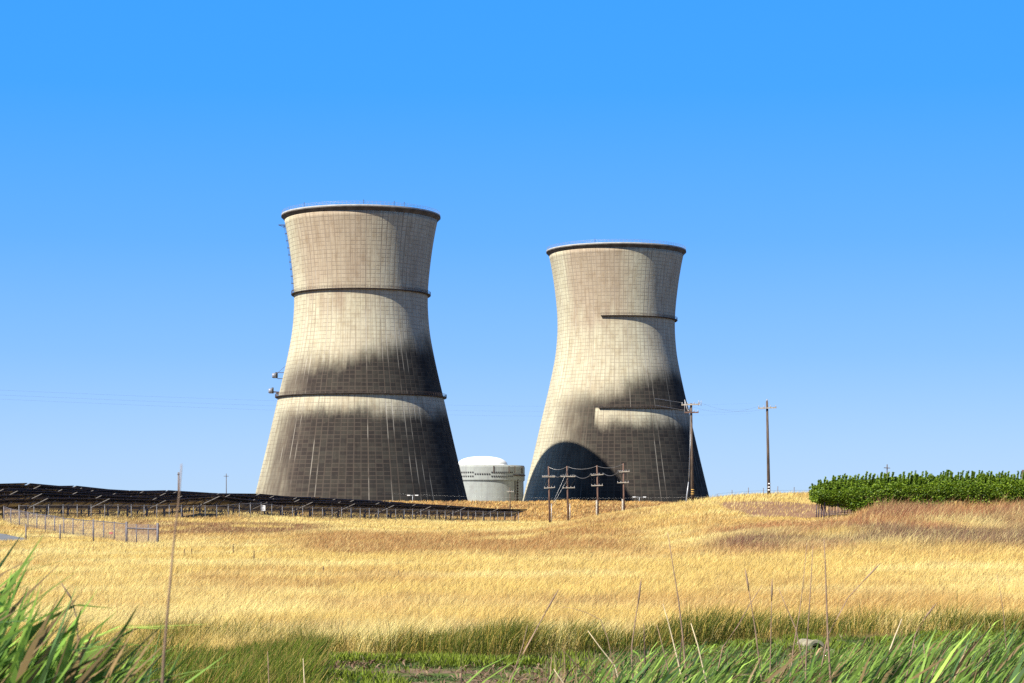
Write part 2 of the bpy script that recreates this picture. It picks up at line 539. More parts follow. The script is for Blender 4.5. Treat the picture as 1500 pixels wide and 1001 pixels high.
    g.bump(g.add(g.mul(lj, -.6), g.mul(nf, .5)), .35, .25)
    return g.set(c, .92, 0, .15)

M['halo_lip'] = plain('pale_halo_lip', (.40, .41, .41), .8, var=.15, scale=.4)  # pale lip added to draw the light halo along the rim top
M['rim'] = plain('rim_concrete', (.10, .085, .07), .9, var=.3, scale=.3)
M['walk'] = plain('dark_walkway', (.055, .043, .038), .85, var=.35, scale=.4)

def make_tower(name, label, mat, loc, ring_start, extras):
    t = thing(name, label, 'cooling tower', loc)
    zs = list(np.linspace(0, 129.6, 76))
    out = [(tower_r(z), z) for z in zs]
    inn = [(tower_r(z)-(.9 if z > 20 else .9), z) for z in reversed(zs)]
    MB().lathe(out+inn, 176).build('shell', mat, t)
    r = tower_r(129.6)
    rim = [(r-.9, 129.6), (r+.02, 129.6), (r+1.2, 130.9), (r+1.4, 131.0), (r+1.4, 131.45), (r-.9, 131.45)]
    ro = MB().lathe(rim, 176, smooth=False, closed_prof=True).build('rim', M['rim'], t)
    MB().lathe([(r-.9, 131.43), (r+1.32, 131.43), (r+1.32, 132.0), (r-.9, 132.0)], 176, smooth=False, closed_prof=True).build('halo_lip', M['halo_lip'], ro)
    mb = MB()
    for k in range(120):
        a = 2*pi*k/120
        x, y = (r+1.05)*sin(a), -(r+1.05)*cos(a)
        mb.beam((x, y, 132.05), (x, y, 133.3), .07, .07)
    for h in (132.7, 133.3):
        mb.tube([((r+1.05)*sin(2*pi*k/120), -(r+1.05)*cos(2*pi*k/120), h) for k in range(121)], .05, 4, cap=False)
    mb.build('railing', M['galv'], ro)
    for zc, w in ((RING1, 1.3), (RING2, 1.4)):
        a0, a1 = (0, 2*pi) if ring_start is None else (radians(ring_start[zc]), radians(200))
        ri = tower_r(zc)
        n = 176 if ring_start is None else 100
        prof = [(ri-.3, zc-.3), (ri+w-.3, zc-.3), (ri+w, zc-.05), (ri+w, zc+.2), (ri-.3, zc+.2)]
        wk = MB().lathe(prof, n, a0, a1, smooth=False, closed_prof=True).build('walkway', M['walk'], t)
        mb = MB()
        nn = 150 if ring_start is None else 90
        for k in range(nn+1):
            a = a0+(a1-a0)*k/nn
            x, y = (ri+w-.1)*sin(a), -(ri+w-.1)*cos(a)
            mb.beam((x, y, zc+.2), (x, y, zc+1.4), .09, .09)
        for h in (zc+.8, zc+1.4):
            mb.tube([((ri+w-.1)*sin(a0+(a1-a0)*k/nn), -(ri+w-.1)*cos(a0+(a1-a0)*k/nn), h) for k in range(nn+1)], .05, 4, cap=False)
        mb.build('railing', M['rust'], wk)
    # small aerials and lights on the rim
    for a in extras.get('aerials', []):
        a = radians(a); x, y = (r+1.2)*sin(a), -(r+1.2)*cos(a)
        MB().tube([(x, y, 132), (x, y, 133.7)], .08, 6).box((x, y, 133.7), (.25, .25, .4)).build('warning_light', M['rust'], t)
    if 'ladder' in extras:
        a = radians(extras['ladder'])
        def P(z, off): rr = tower_r(z)+off; return np.array([rr*sin(a), -rr*cos(a), z])
        tg = np.array([cos(a), sin(a), 0])
        mb = MB()
        zz = np.linspace(98.5, 127.5, 18)
        for s in (-.35, .35):
            mb.tube([P(z, .2)+tg*s for z in zz], .06, 4)
            mb.tube([P(z, .75)+tg*s for z in zz], .04, 4)
        for z in np.arange(98.5, 127.5, .45): mb.beam(P(z, .2)-tg*.35, P(z, .2)+tg*.35, .05, .05)
        lad = mb.build('ladder', M['rust'], t)
        for z in np.arange(99, 127.5, 3.1):
            MB().beam(P(z, -.1), P(z, 1.0), .3, .3).build('cage_bracket', M['rust'], lad)
        mb = MB()
        mb.beam(P(127.6, -.2), P(127.6, 3.0), 1.2, .25); mb.beam(P(126.2, .2), P(127.4, 2.6), .15, .15)
        mb.build('platform', M['rust'], lad)
    for k, (zc, da) in enumerate(extras.get('floods', [])):
        a = radians(da)
        def P(z, off): rr = tower_r(zc)+off; return np.array([rr*sin(a), -rr*cos(a), z])
        tg = np.array([cos(a), sin(a), 0])
        # horn-shaped dish: drum with a dark shroud facing outwards
        c0 = P(zc, 4.9); c1 = P(zc, 3.2)
        fl = MB().tube([c0, c0*.7+c1*.3, c1], [.85, 1.15, 1.15], 14).build('horn_dish', plain('horn_shell', (.25, .26, .30), .5, .2, var=.2), t)
        MB().tube([P(zc-1.1, 3.15), P(zc+1.5, 3.05)], [.55, .45], 10).build('shroud', M['wire_dark'], fl)
        mb = MB()
        if k == 0:
            for s in (-1.3, 1.3):
                for q in (-.8, .8):
                    mb.beam(P(zc+s, -1.3)+tg*q, P(zc+s, 2.5)+tg*q, .16, .16)
            mb.beam(P(zc-1.3, 2.5), P(zc+1.3, 2.5), .18, .18); mb.beam(P(zc+1.3, 2.4), P(zc+4.2, -1.0), .14, .14)
            mb.beam(P(zc, 2.4), P(zc, 3.2), .2, .2)
        else:
            mb.beam(P(zc-.6, -1.0), P(zc-.4, 3.2), .5, .5); mb.beam(P(zc-1.6, .1), P(zc-.9, 1.5), .9, .7)
        mb.build('bracket', M['rust'], fl)
    return t

LT = (-66.3, 900.0, 0.0); RT = (52.0, 1023.0, 0.0)
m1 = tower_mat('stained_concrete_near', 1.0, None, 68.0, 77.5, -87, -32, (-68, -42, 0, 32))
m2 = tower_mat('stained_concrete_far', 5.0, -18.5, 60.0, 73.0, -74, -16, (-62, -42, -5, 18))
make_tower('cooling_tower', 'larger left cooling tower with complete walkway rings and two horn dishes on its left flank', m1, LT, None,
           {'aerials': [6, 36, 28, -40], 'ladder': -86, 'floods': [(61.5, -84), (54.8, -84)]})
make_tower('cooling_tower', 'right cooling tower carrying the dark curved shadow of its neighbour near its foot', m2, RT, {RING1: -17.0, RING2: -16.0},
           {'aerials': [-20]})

# ------------------------------------------------------------------ containment building
def tank_mat():
    g = G('containment_concrete')
    o = g.obj(); p = g.xyz(o)
    n1 = g.noise(g.scalev(o, (.35, .35, .05)), 1.0, 5, .6)
    n2 = g.noise(o, .5, 4)
    c = g.mix(g.ss(n1, .35, .7), (.36, .385, .36), (.29, .305, .30))
    c = g.mix(g.mul(g.ss(n2, .5, .75), .5), c, (.28, .262, .245))
    ph = g.mul(g.math('ARCTAN2', p[0], g.mul(p[1], -1.0)), 180/pi/7.5)
    ln = g.ss(g.math('ABSOLUTE', g.sub(g.math('FRACT', g.add(ph, 40.0)), .5)), .46, .49)
    lz = g.ss(g.math('ABSOLUTE', g.sub(g.math('FRACT', g.mul(p[2], .28)), .5)), .46, .49)
    c = g.mix(g.mul(g.math('MAXIMUM', ln, lz), .35), c, (.19, .18, .17))
    return g.set(c, .9, 0, .15)
CB = (-15.3, 1060.0, 0.0)
cb = thing('containment_building', 'round pale concrete reactor building with shallow white dome between the two cooling towers', 'building', CB)
RC = 21.3
ztop = CH+(HY-682)/F*(1060-10)
zrb = CH+(HY-704)/F*(1060-20)
tm = tank_mat()
w_ = MB().lathe([(RC, 0), (RC, zrb+.2)], 96).build('wall', tm, cb)
MB().lathe([(RC-.5, zrb), (RC+.45, zrb), (RC+.6, zrb+.4), (RC+.6, ztop-.8), (RC+.2, ztop), (RC-1.5, ztop+.15), (RC-8, ztop+.3)], 96, smooth=False).build('ring_beam', tm, cb)
RD = 13.0
MB().lathe([(RD+1.0, ztop+.2), (RD, ztop+.5)]+[(RD*cos(t)**.8 if t < pi/2 else 0, ztop+.5+4.4*sin(t)) for t in np.linspace(0, pi/2-.0001, 16)], 80).build('dome', M['white'], cb)
cover = MB().box((0, 0, 0), (.66, .4, .7)).mesh('tendon_cover', M['wire_dark'])
for a0, a1, rows in ((-40, -9, (1.0, -1.0)), (-8.5, 12.5, (.1,)), (13.5, 47, (1.0, -1.0))):
    for dz in rows:
        for a in np.arange(a0, a1, 3.1):
            a = radians(a)
            o = link('tendon_cover', cover, cb, ((RC+.6)*sin(a), -(RC+.6)*cos(a), ztop-4.7+dz))
            o.rotation_euler = (0, 0, a)
for a in (16, 39, 50, 66, 70):
    a = radians(a); x, y = (RC+.6)*sin(a), -(RC+.6)*cos(a)
    MB().beam((x, y, zrb+3.8), (x, y, ztop-.4), .45, .5).build('conduit', M['rust'], cb)
MB().lathe([(RC+.5, ztop-5.4), (RC+1.2, ztop-5.4), (RC+1.2, ztop-4.7), (RC+.5, ztop-4.7)], 12, radians(47), radians(80), closed_prof=True).build('ledge', M['rust'], cb)
mb = MB()
for k in range(11):
    a = radians(57); x, y = (RC+.3)*sin(a), -(RC+.3)*cos(a)
    mb.box((x, y, 3.5+k*1.45), (.7, .9, .75), a)
a = radians(52)
mb.beam(((RC+.2)*sin(a), -(RC+.2)*cos(a), 0), ((RC+.2)*sin(a), -(RC+.2)*cos(a), zrb+1), .35, .35)
a = radians(57)
mb.beam(((RC+.25)*sin(a), -(RC+.25)*cos(a), 3), ((RC+.25)*sin(a), -(RC+.25)*cos(a), zrb+1), .2, .2)
mb.build('vent_louvre', M['rust'], cb)

# ------------------------------------------------------------------ solar array
def panel_mat():
    g = G('solar_panel_back')
    p = g.xyz(g.obj())
    fx = g.math('ABSOLUTE', g.sub(g.math('FRACT', g.mul(p[0], 1.0)), .5))
    fy = g.math('ABSOLUTE', g.sub(g.math('FRACT', g.mul(p[1], .5)), .5))
    ln = g.math('MAXIMUM', g.ss(fx, .465, .485), g.ss(fy, .47, .49))
    nz = g.noise(g.scalev(g.obj(), (.3, 1, 1)), 2.0, 3)
    c = g.mix(g.ss(nz, .35, .65), (.007, .010, .020), (.014, .014, .026))  # bluish base colour stands in for the sky's reflection
    return g.set(g.mix(g.mul(ln, .6), c, (.10, .09, .10)), .22, 0, .5)
M['panel'] = panel_mat()
M['frame'] = plain('panel_edge_frame', (.17, .155, .14), .6, .2, var=.1)
M['purlin'] = plain('panel_purlin', (.06, .045, .05), .6, .2, var=.2)
TL, TWD, TILT = 13.0, 4.4, radians(21)
def make_table():
    t = thing('solar_table', 'x', 'solar panels')
    HI = 2.75
    # local x along the row, local -y the high edge (towards the field), sloping down to +y
    P = lambda x, s, n=0: (x, (s-.5*TWD)*cos(TILT)+n*sin(TILT), HI-s*sin(TILT)+n*cos(TILT))
    mb = MB(); vs = []
    for x in (-TL/2, TL/2):
        for s in (0, TWD):
            for n in (0, .05): vs.append(P(x, s, n))
    mb.add(vs, [(0,4,6,2),(1,3,7,5),(0,1,5,4),(2,6,7,3),(0,2,3,1),(4,5,7,6)])
    mb.build('panel', M['panel'], t)
    for q in (-1, 1):
        MB().beam(P(q*(TL/2+.04), -.02, .02), P(q*(TL/2+.04), TWD+.02, .02), .06, .10).build('end_rail', M['frame'], t)
    fe = MB()
    fe.beam(P(-TL/2, -.05, .02), P(TL/2, -.05, .02), .05, .09)
    fe.build('edge_rail', M['purlin'], t)
    for s in (1.0, 3.3):
        MB().beam(P(-TL/2, s, -.09), P(TL/2, s, -.09), .09, .13).build('purlin', M['purlin'], t)
    post = MB()
    ctr = P(0, 2.0, -.18)
    post.beam((0, ctr[1], ctr[2]-.05), (0, ctr[1], -1.0), .16, .20)
    post.beam((0, ctr[1], ctr[2]-.75), P(0, .75, -.16), .10, .10)
    pm = post.mesh('post', M['galv_dark'])
    ra = MB(); ra.beam(P(0, .4, -.18), P(0, 3.9, -.18), .08, .12)
    rm = ra.mesh('rafter', M['galv'])
    for x in (-4.6, 0, 4.6):
        link('post', pm, t, (x, 0, 0)); link('rafter', rm, t, (x, 0, 0))
    return t
AP = np.array([-65.0, 270.0]); AD = np.array([.451, .892]); AN = np.array([-.892, .451])
ORD = ['nearest the fence', 'second behind the fence', 'third behind the fence', 'fourth behind the fence', 'fifth behind the fence', 'sixth behind the fence', 'highest up the slope']
NTH = ['last', 'second', 'third', 'fourth', 'fifth', 'sixth', 'seventh', 'eighth', 'ninth', 'tenth', 'eleventh', 'twelfth', 'thirteenth', 'fourteenth', 'fifteenth', 'sixteenth', 'seventeenth', 'eighteenth', 'nineteenth']
proto = make_table()
first = True
STEP = TL+.55
ARR = []
for r in range(7):
    off = 6.5+r*8.0
    s_end = 160.0-STEP*.5-(0, 5.2, 1.0, 8.3, 3.9, 10.5, 2.2)[r]
    for k in range(19):
        s = s_end-k*STEP
        c = AP+AD*s+AN*off
        if c[1] < 120: break
        px = 750+F*c[0]/c[1]
        if px < -130: break
        if r == 0 and k > 0 and px < -60: break
        o = proto if first else copy_tree(proto)
        first = False
        e0 = c-AD*TL/2; e1 = c+AD*TL/2
        z0, z1 = tz(*e0), tz(*e1)
        o.location = (c[0], c[1], (z0+z1)/2)
        o.rotation_euler = mathutils.Euler((0, -math.atan2(z1-z0, TL), atan2(AD[1], AD[0])), 'XYZ')
        ARR.append((o, r, k))
        lb = 'dark solar panel table, %s from the right end of the row %s' % (NTH[k], ORD[r])
        if k == 0: lb = 'dark solar panel table ending the row %s on the right' % ORD[r]
        tag(o, lb, 'solar panels', 'dark solar panel tables in rows up the slope')

# ------------------------------------------------------------------ fences
def chain_mat(name, cov, c=(.30, .29, .29)):
    g = G(name)
    p = g.xyz(g.obj())
    k = 14.0
    a = g.math('ABSOLUTE', g.sub(g.math('FRACT', g.mul(g.add(p[0], p[2]), k)), .5))
    b = g.math('ABSOLUTE', g.sub(g.math('FRACT', g.mul(g.sub(p[0], p[2]), k)), .5))
    ln = g.math('GREATER_THAN', g.math('MAXIMUM', a, b), .5-cov/2)
    g.set(c, .5, .3)
    tr = g.n('ShaderNodeBsdfTransparent')
    ms = g.n('ShaderNodeMixShader')
    g.put(ms.inputs[0], ln)
    g.t.links.new(tr.outputs[0], ms.inputs[1]); g.t.links.new(g.b.outputs[0], ms.inputs[2])
    g.t.links.new(ms.outputs[0], g.out.inputs[0])
    return g.m
M['chain_far'] = chain_mat('chain_link_far', .12, (.16, .15, .15))
M['chain'] = chain_mat('chain_link_near', .17, (.30, .24, .22))

def chain_fence(name, label, pts, h, rp, mesh_mat, post_mat, sink=.4, rail=True, group=None):
    """pts: post positions (x, y); each post a part, each run of wire one part"""
    base = (pts[0][0], pts[0][1], tz(*pts[0]))
    t = thing(name, label, 'fence', base, 0, group)
    L = lambda x, y, z: (x-base[0], y-base[1], z-base[2])
    pm = MB().tube([(0, 0, -sink), (0, 0, h)], rp, 6).tube([(0, 0, h), (0, 0, h+.07)], [rp*1.25, rp*.5], 6).mesh('post', post_mat)
    zz = [tz(*p) for p in pts]
    for p, z in zip(pts, zz): link('post', pm, t, L(p[0], p[1], z))
    if rail:
        mb = MB(); mb.tube([L(p[0], p[1], z+h-.06) for p, z in zip(pts, zz)], rp*.6, 5)
        mb.build('top_rail', post_mat, t)
    if mesh_mat:
        mb = MB()
        for i in range(len(pts)-1):
            (x0, y0), (x1, y1) = pts[i], pts[i+1]
            mb.add([L(x0, y0, zz[i]-.05), L(x1, y1, zz[i+1]-.05), L(x1, y1, zz[i+1]+h-.08), L(x0, y0, zz[i]+h-.08)], [(0, 1, 2, 3)])
        # object space x runs along the fence for the diamond pattern
        me = mb.mesh('wire_mesh', mesh_mat)
        o = link('wire_mesh', me, t)
    return t
fpts = [tuple(AP+AD*3.0*k) for k in range(0, 50)]
fpts = [p for p in fpts if p[1] < 404]
chain_fence('chain_link_fence', 'long chain-link fence with steel posts running in front of the solar panels', fpts, 2.3, .045, M['chain_far'], M['fence_steel'])
npx = [5.6, 16, 28.5, 41, 54, 66.5, 80, 93.5, 107, 122, 136.5, 152, 167.5, 184.5]
ncn = [uxy(p, 266-(266-205)*(i/13.0)**.85) for i, p in enumerate(npx)]
chain_fence('chain_link_fence', 'shorter chain-link fence with a red sign, running down to the gate', ncn, 2.25, .07, M['chain'], M['galv_dark'])
g0 = uxy(185.5, 203); g1 = uxy(231, 200)
gt = thing('metal_gate', 'steel tube gate panel with a heavy top bar at the end of the short fence', 'gate', (g0[0], g0[1], tz(*g0)))
gz1 = tz(*g1)-tz(*g0)
gl = lambda f, z: ((g1[0]-g0[0])*f, (g1[1]-g0[1])*f, gz1*f+z)
for f, r_, h in ((0, .11, 2.5), (.32, .06, 2.3), (.70, .06, 2.3), (1.0, .12, 2.45)):
    MB().tube([gl(f, -.4), gl(f, h)], r_, 8).build('post', M['galv_dark'], gt)
MB().tube([gl(0, 1.85), gl(1, 1.85)], .085, 6).build('top_bar', M['galv_dark'], gt)
mb = MB(); mb.add([gl(0, 0), gl(1, 0), gl(1, 2.3), gl(0, 2.3)], [(0, 1, 2, 3)]); mb.build('wire_mesh', M['chain'], gt)
fr4 = [uxy(38, 208), uxy(88, 205), uxy(137, 201)]
ft = thing('post_and_wire_fence', 'three thin posts with strands of wire beside the grey driveway', 'fence', (fr4[0][0], fr4[0][1], tz(*fr4[0])))
for (x, y), h in zip(fr4, (1.95, 2.0, 2.7)):
    MB().tube([(x-fr4[0][0], y-fr4[0][1], tz(x, y)-tz(*fr4[0])-.3), (x-fr4[0][0], y-fr4[0][1], tz(x, y)-tz(*fr4[0])+h)], .07, 6).build('post', M['galv_dark'], ft)
mb = MB()
for h in (.7, 1.2, 1.75):
    mb.tube([(x-fr4[0][0], y-fr4[0][1], tz(x, y)-tz(*fr4[0])+h) for x, y in fr4], .012, 4)
mb.build('wire', M['wire_dark'], ft)
# signs
def sign(px, D, py0, py1, w, mat, name, label):
    x, y, z0 = at(px, D, py1); z1 = at(px, D, py0)[2]
    t = thing(name, label, 'sign', (x, y, z0))
    MB().box((0, 0, (z1-z0)/2), (w, .03, z1-z0)).build('plate', mat, t)
    mb = MB()
    mb.box((0, -.018, (z1-z0)*.80), (w*.8, .006, (z1-z0)*.07)); mb.box((0, -.018, (z1-z0)*.3), (w*.7, .006, (z1-z0)*.06))
    mb.build('lettering_band', M['white'] if mat is M['red'] else M['rust'], t)
    return t
sign(162.5, 209, 779.6, 782.3, .33, M['red'], 'warning_sign', 'small red warning sign fixed on the wire of the short fence')
pq = AP+AD*57.3
sign(385.5, pq[1]-.15, 740.6, 748.6, .66, M['white'], 'fence_sign', 'white rectangular board hung on the long fence before the panels')

# wire fence on the brow of the right-hand hill
hp = [(1050, 1.0), (1072, 1.35), (1096, 1.5), (1118, 1.4), (1139, 1.55), (1163, 1.45), (1185, 1.2)]
hb = at(1050, 251)
ht = thing('post_and_wire_fence', 'thin wire fence on slim posts along the brow of the golden hill', 'fence', hb)
hpts = []
for px, h in hp:
    x, y, z = at(px, 251+ (px-1050)*.02)
    hpts.append((x-hb[0], y-hb[1], z-hb[2]))
    MB().tube([(x-hb[0], y-hb[1], z-hb[2]-.3), (x-hb[0]+.03, y-hb[1], z-hb[2]+h)], .05, 6).build('post', M['galv_dark'], ht)
mb = MB()
for h in (.75, 1.05): mb.tube([(a, b, c+h) for a, b, c in hpts], .008, 4)
mb.build('wire', M['wire_dark'], ht)

# ------------------------------------------------------------------ utility poles
def insul(mb, p, h=.22, r=.07):
    mb.tube([p, (p[0], p[1], p[2]+h*.3), (p[0], p[1], p[2]+h*.55), (p[0], p[1], p[2]+h)], [r*.5, r, r*.55, r*.8], 8)
INS = []
def pole(px, py0, D, r0, r1, label, mat, arms, lean=0.0, pins=True, py_base=None, extra=None, name='utility_pole'):
    b = at(px, D) if py_base is None else at(px, D, py_base)
    top = at(px+lean, D, py0)
    t = thing(name, label, 'utility pole', b)
    H = top[2]-b[2]; lx = top[0]-b[0]
    MB().tube([(0, 0, -.8), (lx*.5, 0, H*.5), (lx, 0, H)], [r0, (r0+r1)/2, r1], 12).build('shaft', mat, t)
    ends = []
    for (py, xa, xb, dyl, am) in arms:      # row, left col, right col, rows the right end drops
        z0 = at(px, D, py)[2]-b[2]
        a = ((xa-px)/F*D, -.25, z0); c = ((xb-px)/F*D, -.25, z0-dyl/F*D)
        ar = MB().beam(a, c, .13, .15).build('crossarm', am, t)
        if pins:
            if not INS:
                mb = MB(); insul(mb, (0, 0, 0)); INS.append(mb.mesh('insulator', M['porcelain']))
            for f in (.04, .32, .68, .96):
                link('insulator', INS[0], ar, (a[0]+(c[0]-a[0])*f, -.25, a[2]+(c[2]-a[2])*f+.07))
        ends.append([tuple(np.array(b)+np.array((a[0]+(c[0]-a[0])*f, -.25, a[2]+(c[2]-a[2])*f+.25))) for f in (.04, .96)])
    return t, b, H, ends

W_, WR, AR = M['wood'], M['wood_red'], M['arm']
# two tall poles on the hill
tA, bA, HA, eA = pole(1014.5, 591, 238, .19, .13, 'tall grey pole with two crossarms, standing before the right edge of the far tower', W_,
    [(593.5, 998, 1025, -1, AR), (604.5, 1002, 1023, 0, WR)], lean=-2.2)
for dx, z0, z1 in ((-.75, HA-1.2, HA+.35), (.85, HA-.3, HA+.35), (1.15, HA-.3, HA+.3)):
    MB().tube([(dx-.2, -.3, z0), (dx-.17, -.3, z1)], .035, 6).build('fuse_cutout', M['porcelain'], tA)
mb = MB()
mb.tube([(-.95, -.3, HA+.4), (-.6, -.3, HA-.9), (-.15, -.2, HA-1.0)], .05, 6)
mb.build('jumper_wire', M['porcelain'], tA)
MB().tube([(-.55, -.15, HA*.12), (-.42, -.15, HA*.3), (-.35, -.15, HA*.5), (-.15, -.1, HA*.75)], [.035, .03, .025, .02], 6).build('guy_wire', M['galv'], tA)
mb = MB()
for h in (1.35, 1.6, 1.85): mb.lathe([(.205, h), (.205, h+.1)], 14)
mb.build('band', plain('yellow_tag_band', (.50, .30, .08), .6), tA)
gq = at(1004.0, 236, 733); gq = at(1004.0, 236)
gs = thing('guy_guard', 'slim steel guy-wire guard leaning beside the tall grey pole', 'pole', gq)
MB().tube([(0, 0, -.3), (.18, 0, 1.4), (.36, 0, 2.9)], [.09, .08, .05], 8).build('sleeve', M['galv'], gs)
MB().tube([(.36, 0, 2.9), (.60, .9, 7.0), (.72, 1.8, HA-1.3)], .02, 5).build('guy_cable', M['galv'], gs)
tB, bB, HB, eB = pole(1126.5, 588, 243, .20, .13, 'tall dark pole with one crossarm, alone against the sky on the hill', W_,
    [(598.5, 1110, 1137, -1.0, AR)], lean=-3.0)
mb = MB()
for h in (1.0, 1.35, 1.75): mb.lathe([(.215, h), (.213, h+.12)], 14)
mb.build('band', M['white'], tB)
MB().tube([(-.24, 0, HB), (-.24, 0, HB+.25)], [.09, .06], 8).build('cap', M['porcelain'], tB)
# four mid poles
MP = [(805.5, 683.5, 392, -2.0, [(698.7, 794, 813, 0.0, AR), (715.3, 797, 813, -1.0, AR)], 'wooden pole with two pale crossarms, leftmost of the four before the tower shadow'),
      (832.5, 683, 390, -2.0, [(698.3, 821, 843, 0.0, AR), (715, 824, 842, -.4, AR)], 'wooden pole with two pale crossarms, second from left before the tower shadow'),
      (876.5, 682, 386, -2.0, [(696.5, 866, 884, -1.3, AR), (711.8, 866, 883, -.6, AR)], 'wooden pole with grey lower sleeve and short prop, third before the tower shadow'),
      (914.5, 679, 380, -1.5, [(691.8, 907, 922, -1.2, AR), (707.5, 904, 921, -.6, AR)], 'wooden pole with two pale crossarms, rightmost of the four at the golden mound')]
mids = []
for px, py0, D, lean, arms, lb in MP:
    r = pole(px, py0, D, .20, .13, lb, WR, arms, lean, py_base=None)
    mids.append(r)
    t, b, H, ends = r
    mb = MB()
    for q in (0, 1):
        (a0, a1), (c0, c1) = ends[0], ends[1]
        for f in (.05, .3, .75):
            p0 = np.array(a0)*(1-f)+np.array(a1)*f-np.array(b); p1 = np.array(c0)*(1-f)+np.array(c1)*f-np.array(b)
            sx = -.5 if px > 850 else .9
            mid = (p0+p1)/2+np.array([sx*.35+.15, 0, -.1]); p1 = p1+np.array([-.2, 0, 0])
            mb.tube([p0+np.array([sx, 0, -.15]), mid, p1], .035, 5)
            if q == 1: mb.tube([p0, p0+np.array([sx*.6, 0, -.02]), p0+np.array([sx, 0, -.15])], .045, 5)
    mb.build('jumper_wire', M['wire'], t)
for k in (2, 3):
    t, b, H, _ = mids[k]
    MB().tube([(-.32, -.1, -.4), (-.32, -.1, H*.42)], .16, 8).build('cable_sleeve', M['arm'], t)
for k in (0, 1):
    t, b, H, _ = mids[k]
    MB().tube([(.30, -.05, -.4), (.30, -.05, H*.36)], .07, 8).build('conduit', M['galv'], t)
t, b, H, _ = mids[2]
MB().beam((-1.1, -.2, .15), (-.1, 0, 1.0), .12, .12).build('prop', WR, t)

def wire_run(p0, p1, sag, r, name, label, mat, group=None, n=18):
    p0 = np.array(p0); p1 = np.array(p1)
    pts = []
    for i in range(n+1):
        f = i/n
        p = p0*(1-f)+p1*f
        p[2] -= sag*4*f*(1-f)
        pts.append(p-p0)
    o = MB().tube(pts, r, 5).build(name, mat, None, tuple(p0))
    return tag(o, label, 'wire', group)
NM = ['leftmost and second', 'second and third', 'third and rightmost']
for k in range(3):
    t0, b0, H0, e0 = mids[k]; t1, b1, H1, e1 = mids[k+1]
    l0 = MP[k][3]/F*MP[k][2]; l1 = MP[k+1][3]/F*MP[k+1][2]
    wire_run((b0[0]+l0, b0[1], b0[2]+H0-.1), (b1[0]+l1, b1[1], b1[2]+H1-.1), .55, .04, 'power_line', 'topmost wire between the %s of the four mid poles' % NM[k], M['wire'])
    wire_run(e0[0][1], e1[0][0], .7 if k else .35, .045, 'power_line', 'crossarm wire between the %s of the four mid poles' % NM[k], M['wire'])
t1, b1, H1, e1 = mids[1]
gq = (b1[0]-2.9, b1[1]-6, tz(b1[0]-2.9, b1[1]-6))
wire_run((b1[0], b1[1], b1[2]+H1-.4), (b1[0]-3.2, b1[1]-2, b1[2]+3.7), .05, .03, 'guy_cable', 'upper slanting cable between leftmost and second mid pole', M['wire'], n=4)
wire_run((b1[0]+.1, b1[1], b1[2]+H1-2.1), (b1[0]-3.2, b1[1]-2, b1[2]+3.5), .05, .03, 'guy_cable', 'lower slanting cable between leftmost and second mid pole', M['wire'], n=4)
# wires leaving poles A and B and long faint lines across the sky
for k, f in enumerate((0, 1)):
    wire_run(eA[0][k], eB[0][k], .9, .006, 'power_line', 'thin wire between the two tall hill poles, %s crossarm tip' % ('left' if k == 0 else 'right'), M['wire'])
for k, (ya, yb) in enumerate(((585, 600), (592, 606))):
    wire_run(at(960, 262, ya-1), tuple(eA[0][0]), .0, .015, 'power_line', 'short pale wire ending at the tall grey pole, %s of two' % ('upper' if k == 0 else 'lower'), M['wire'], n=2) if k == 0 else \
    wire_run(at(960, 262, 594), tuple(eA[1][0]), .0, .015, 'power_line', 'short pale wire ending at the tall grey pole, lower of two', M['wire'], n=2)
for k, (yl, yr) in enumerate(((569, 588), (576, 596), (582, 603))):
    wire_run(at(-60, 520, yl), at(1100, 1150, yr+ 3), 3.0, .012, 'power_line', '%s of three faint overhead wires crossing the sky left of the towers' % ('topmost', 'middle', 'lowest')[k], M['wire'])
wire_run(at(560, 600, 722.5), at(1060, 560, 727), 1.0, .010, 'power_line', 'thin level wire crossing low before both tower feet', M['wire'])

# small and distant poles
tS, bS, HS, _ = pole(747.5, 714, 470, .14, .09, 'thin short pole with one crossarm before the round reactor building', W_, [(720.5, 742.5, 752.5, 0, AR)], lean=-.5)
pole(331.5, 694, 640, .14, .1, 'distant thin pole with a small crossarm, left of the big tower', W_, [(697.8, 328, 335, 0, W_)], pins=False, lean=0)
tD, bD, HD, _ = pole(261.5, 692, 560, .28, .24, 'distant thick grey pole rising behind the solar panels', M['galv_dark'], [(695, 259.7, 264.2, 0, M['galv_dark'])], pins=False)
pole(1299.5, 680.5, 420, .14, .10, 'distant pole with a crossarm poking above the green vineyard', W_, [(685.5, 1294.5, 1303.5, .5, W_)], pins=False)
pole(1498.5, 688.5, 420, .28, .26, 'cut-off dark post top at the right end of the vineyard', W_, [], pins=False, name='wooden_post')
def twin_lamp(px, D, ytop, w, label):
    b = at(px, D)
    zt = at(px, D, ytop)[2]-b[2]
    t = thing('street_lamp', label, 'street lamp', b)
    MB().tube([(0, 0, -.3), (0, 0, zt)], [.14, .09], 8).build('post', M['galv'], t)
    MB().tube([(-w, 0, zt+.05), (0, 0, zt), (w, 0, zt+.05)], .06, 6).build('arm', M['galv'], t)
    for s in (-1, 1):
        MB().box((s*(w+.3), 0, zt+.05), (1.0, .5, .28)).build('lamp_head', M['white'], t)
twin_lamp(604.5, 660, 726.0, 1.0, 'twin-headed lamp post low in front of the larger left tower')
twin_lamp(936.5, 700, 728.5, 1.5, 'twin-headed lamp post low in front of the right tower')

